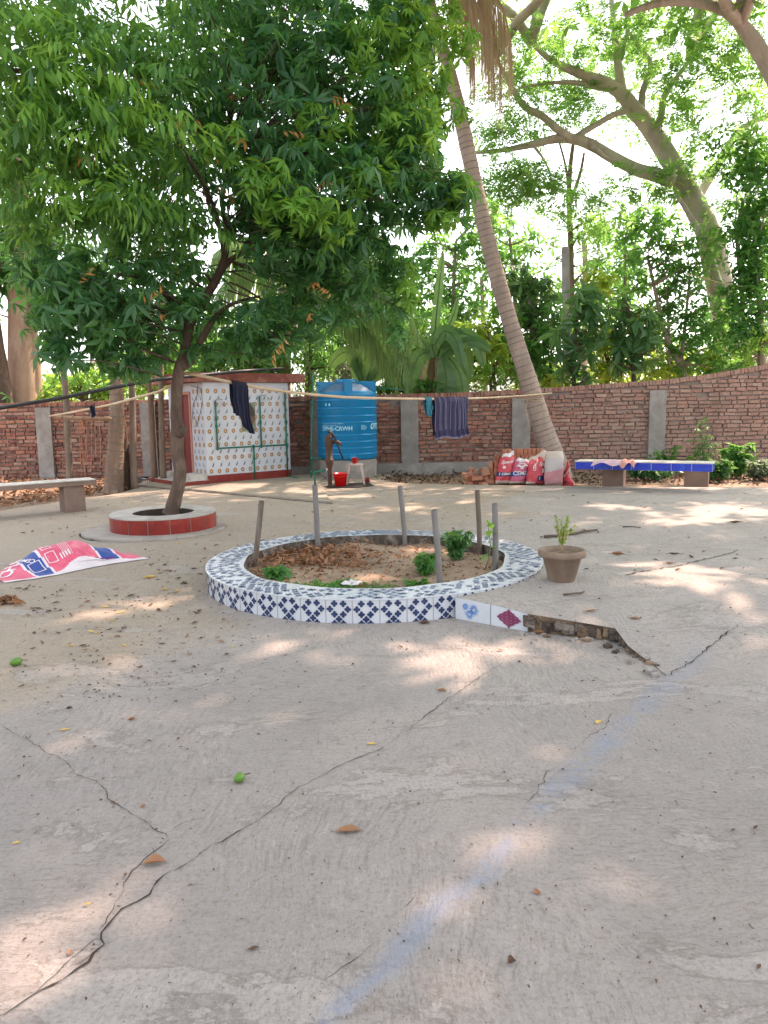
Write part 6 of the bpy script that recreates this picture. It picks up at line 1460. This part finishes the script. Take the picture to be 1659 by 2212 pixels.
tree('branchy_tree', 'thin leaved tree with purple grey shade at the far right edge', 'tree', 18.6, [[(1650, 830, 16), (1646, 740, 13), (1640, 640, 10), (1630, 520, 7)]], [(1640, 560, 50, 60), (1620, 640, 50, 50), (1650, 700, 40, 50), (1600, 730, 40, 40), (1640, 480, 50, 50), (1650, 400, 40, 50), (1610, 560, 40, 40)], SG, .26, m_leaf_s, m_bark_g, 1.1, .3, dens=1.1, nb=20)
tree('bright_bush', 'bright green bush over the wall top at the right edge', 'shrub', 17.9, [[(1640, 800, 9), (1640, 760, 6)]], [(1640, 752, 36, 22), (1610, 768, 30, 16), (1660, 720, 30, 20)], HG, .36, m_leaf_b, m_twig, dens=1.7)
tree('tall_thin_tree', 'tall thin pale trunk rising beside the concrete pole', 'tree', 22.5, [[(1238, 900, 15), (1236, 760, 14), (1234, 620, 13), (1232, 500, 12), (1229, 420, 11), (1233, 350, 9), (1240, 300, 7)], [(1230, 440, 8), (1252, 380, 7), (1262, 330, 5)], [(1229, 420, 7), (1222, 360, 5), (1206, 300, 4)]],
      [(1200, 520, 60, 40), (1270, 540, 50, 50), (1250, 480, 40, 36), (1180, 470, 50, 30), (1300, 570, 40, 36)], FE, .36, m_leaf_f, BARK_P, dens=.9, nb=16)
tree('far_tree', 'pale distant tree with a thick short trunk right of the concrete pole', 'tree', 31, [[(1262, 880, 14), (1262, 740, 13), (1264, 600, 12), (1262, 520, 10)]], [(1270, 600, 60, 40), (1320, 640, 70, 50), (1280, 680, 60, 50), (1350, 580, 60, 50), (1330, 500, 60, 40)], SG, .40, m_leaf_f, m_bark_w, dens=.75)
tree('far_tree', 'loose distant tree with sky showing through, left of the leaning palm top', 'tree', 30, [[(1050, 880, 12), (1046, 740, 10), (1040, 600, 8)]], [(1080, 520, 70, 40), (1020, 600, 60, 40), (1090, 600, 50, 40), (1040, 660, 50, 40), (1100, 540, 50, 30), (960, 620, 40, 30)], SG, .36, m_leaf_s, m_bark_g, 1.1, .3, dens=.45)
tree('far_tree', 'broad distant tree closing the view behind the banana clump', 'tree', 34, [[(860, 880, 14), (860, 760, 12), (864, 680, 9)]], [(860, 740, 100, 50), (960, 800, 90, 40), (780, 790, 80, 40), (900, 690, 60, 30)], SG, .42, m_leaf_f, m_bark_g, dens=.9)
tree('far_tree', 'dense distant tree low behind the wall on the right', 'tree', 33, [[(1300, 880, 14), (1300, 800, 12), (1300, 760, 9)]], [(1230, 810, 80, 40), (1330, 800, 90, 44), (1430, 800, 90, 44), (1160, 820, 70, 30), (1400, 740, 60, 30)], SG, .42, m_leaf_y, m_bark_g, dens=.9)
tree('far_tree', 'dense distant tree low behind the wall at the right edge', 'tree', 32, [[(1600, 880, 14), (1600, 780, 12), (1600, 700, 9)]], [(1520, 760, 90, 50), (1620, 740, 90, 60), (1560, 680, 60, 40), (1680, 700, 60, 60)], SG, .42, m_leaf_s, m_bark_g, dens=.8)
tree('far_tree', 'distant green trees low behind the wall at the left', 'tree', 33, [[(200, 890, 12), (200, 820, 10), (200, 780, 8)]], [(200, 830, 120, 36), (60, 840, 100, 30), (330, 810, 90, 40), (420, 760, 70, 40)], SG, .42, m_leaf_b, m_bark_g, dens=.7)
tree('belt_shrub', 'sunlit green shrub behind the wall just left of the leaning palm', 'shrub', 20.0, [[(1010, 890, 9), (1010, 800, 7)]], [(1000, 800, 60, 40), (1050, 760, 50, 50), (980, 730, 40, 40), (1080, 700, 40, 50)], SG, .24, m_leaf_b, m_twig, 1.0, .4, dens=1.2)
tree('belt_shrub', 'green shrub behind the wall between mango tree and concrete pole', 'shrub', 19.8, [[(1190, 880, 9), (1190, 800, 7)]], [(1170, 770, 50, 50), (1200, 700, 40, 50), (1110, 760, 40, 60), (1190, 820, 60, 24)], SG, .24, m_leaf_s, m_twig, 1.0, .4, dens=1.2)
tree('belt_shrub', 'yellowish loose shrub behind the wall under the branchy tree', 'shrub', 20.4, [[(1460, 870, 9), (1460, 800, 7)]], [(1440, 790, 60, 44), (1500, 800, 60, 40), (1400, 700, 40, 50), (1550, 770, 50, 40)], SG, .24, m_leaf_y, m_twig, 1.0, .4, dens=.9)
tree('belt_tree', 'thin leaved tree crown hanging before the sky right of the leaning palm', 'tree', 24, [[(1130, 890, 12), (1120, 760, 10), (1110, 620, 8), (1100, 500, 6)]], [(1110, 520, 60, 50), (1150, 560, 60, 40), (1180, 620, 50, 40), (1090, 590, 50, 50), (1070, 480, 50, 36)], SG, .26, m_leaf_s, m_bark_g, 1.1, .3, dens=.55)
tree('belt_tree', 'open small leaved tree between concrete pole and rain tree trunk', 'tree', 23, [[(1340, 880, 12), (1345, 760, 10), (1350, 640, 8), (1350, 520, 6)]], [(1330, 560, 60, 60), (1370, 640, 60, 50), (1310, 640, 50, 40), (1390, 460, 60, 50), (1290, 500, 50, 40), (1440, 500, 50, 50)], SG, .24, m_leaf_s, m_bark_g, 1.1, .3, dens=.65)
tree('belt_tree', 'brownish green thicket right of the rain tree trunk', 'tree', 19.0, [[(1620, 850, 12), (1610, 740, 10), (1600, 620, 8), (1590, 500, 6)]], [(1600, 520, 60, 60), (1640, 620, 50, 60), (1590, 640, 50, 50), (1620, 430, 60, 60), (1590, 340, 60, 50), (1640, 330, 50, 60), (1580, 800, 60, 40), (1640, 790, 40, 50)], SG, .22, m_leaf_s, m_bark_g, 1.1, .3, dens=.7, nb=26)
tree('belt_tree', 'broad green tree closing the gap behind the tank', 'tree', 25, [[(800, 890, 12), (800, 780, 10), (800, 680, 8)]], [(760, 700, 60, 60), (820, 760, 60, 50), (870, 690, 50, 60), (700, 760, 50, 60), (640, 700, 50, 60), (890, 800, 60, 40), (960, 700, 40, 60)], SG, .28, m_leaf_s, m_bark_g, 1.0, .4, dens=1.6)
tree('belt_tree', 'light green tree seen under the crown left of the old palm', 'tree', 24, [[(480, 890, 12), (480, 780, 10), (482, 700, 8)]], [(480, 720, 70, 60), (560, 700, 60, 60), (420, 780, 50, 50), (540, 790, 70, 40), (330, 760, 60, 40), (250, 800, 50, 40)], SG, .28, m_leaf_b, m_bark_g, 1.0, .4, dens=1.4)
tree('belt_tree', 'bushy green tree beyond the wall past the left edge of the yard', 'tree', 22, [[(-160, 890, 20), (-160, 760, 16), (-150, 620, 10)]], [(-160, 640, 110, 90), (-100, 760, 90, 60), (-260, 720, 100, 90), (-60, 830, 70, 30), (-200, 540, 90, 70)], WH, .32, m_leaf_s, m_bark_g, dens=1.0)
tree('belt_tree', 'tall green tree far out beyond the left end of the wall', 'tree', 24, [[(-460, 890, 24), (-460, 700, 18), (-450, 560, 10)]], [(-460, 560, 140, 110), (-380, 700, 110, 80), (-560, 680, 120, 90), (-430, 800, 140, 50)], WH, .36, m_leaf_s, m_bark_g, dens=1.0)
tree('belt_tree', 'loose airy tree filling the gap of sky between the dark crown and the leaning palm', 'tree', 23, [[(990, 890, 12), (985, 760, 10), (980, 620, 8), (985, 520, 6)]], [(960, 560, 60, 60), (1020, 540, 50, 60), (920, 640, 50, 60), (1010, 640, 50, 50), (960, 680, 60, 40), (900, 570, 40, 40), (1050, 470, 40, 40)], SG, .24, m_leaf_s, m_bark_g, 1.1, .3, dens=.85, nb=22)
tree('belt_shrub', 'bright bushy shrub low behind the wall between tank and bananas', 'shrub', 19.2, [[(850, 890, 9), (850, 810, 7)]], [(850, 780, 50, 44), (900, 730, 40, 40), (820, 730, 40, 40), (880, 800, 40, 30)], SG, .24, m_leaf_b, m_twig, 1.0, .4, dens=1.1)
# concrete utility pole
cp = P(1222, 890, 19.5); mb = MB(); tp = P(1221, 534, 19.5)
mb.tube([(cp.x, 19.5, -.07), (cp.x, 19.5, 3), (tp.x, 19.5, tp.z)], [.115, .108, .10], 12)
tag(mb.build('concrete_pole', m_conc, None, True, loc=(cp.x, 19.5, -.07)), 'broken off grey concrete pole standing behind the drooping sapling', 'pole')
# plants at the foot of the wall
def groundplant(name, label, px, py, h_, sp, n, tm, size, mat, nl, Y=None, cat='plant'):
    b0 = G(px, py, -.05); L2 = []
    for i in range(n):
        a = random.uniform(0, 2*PI); r = sp*random.uniform(.2, 1); hh = h_*random.uniform(.5, 1)
        L2.append(([b0+Vector((random.uniform(-.2, .2)*sp, random.uniform(-.1, .1), 0)), b0+Vector((r*.4*math.cos(a), .3*r*math.sin(a), hh*.5)), b0+Vector((r*math.cos(a), .4*r*math.sin(a), hh))], nl))
    return sprig(name, label, b0, L2, tm, size, mat, m_gstem, cat, None, .008)
groundplant('climbing_plant', 'dark thin climbing plant up the wall behind the right end of the blue bench', 1520, 1024, 1.25, .22, 6, HG, .24, m_leaf_d, 10)
groundplant('leafy_weed', 'tall leafy weed at the wall right of the blue bench', 1590, 1030, .72, .42, 18, SG, .16, m_leaf_s, 12)
groundplant('leafy_weed', 'low grey green weeds at the right edge by the wall foot', 1640, 1036, .42, .55, 18, SG, .15, m_leaf_g, 11)
groundplant('leafy_weed', 'low weeds growing under the blue bench', 1400, 1036, .36, .60, 20, SG, .15, m_leaf_d, 10)
groundplant('leafy_weed', 'small weeds showing over the blue bench top', 1440, 1024, .62, .65, 12, SG, .14, m_leaf_s, 8)
groundplant('leafy_weed', 'weeds at the right end of the blue bench', 1545, 1040, .40, .35, 14, SG, .16, m_leaf_d, 10)
# wires
def wire(label, pts_, r=.008, mat=None):
    mb = MB(); mb.tube([P(*q) for q in pts_], r, 5); tag(mb.build('wire', mat or m_black, None, True, loc=P(*pts_[0])), label, 'wire')
wire('slack wire crossing in front of the rain tree trunk', [(1480, 590, 18.5), (1560, 612, 18.5), (1659, 628, 18.5), (1760, 638, 18.5)], .012, m_paleg)
wire('thin cane leaning behind the tank and red roof', [(678, 860, 17.9), (668, 790, 17.9), (652, 720, 17.9), (640, 690, 17.9)], .018, m_gstem)
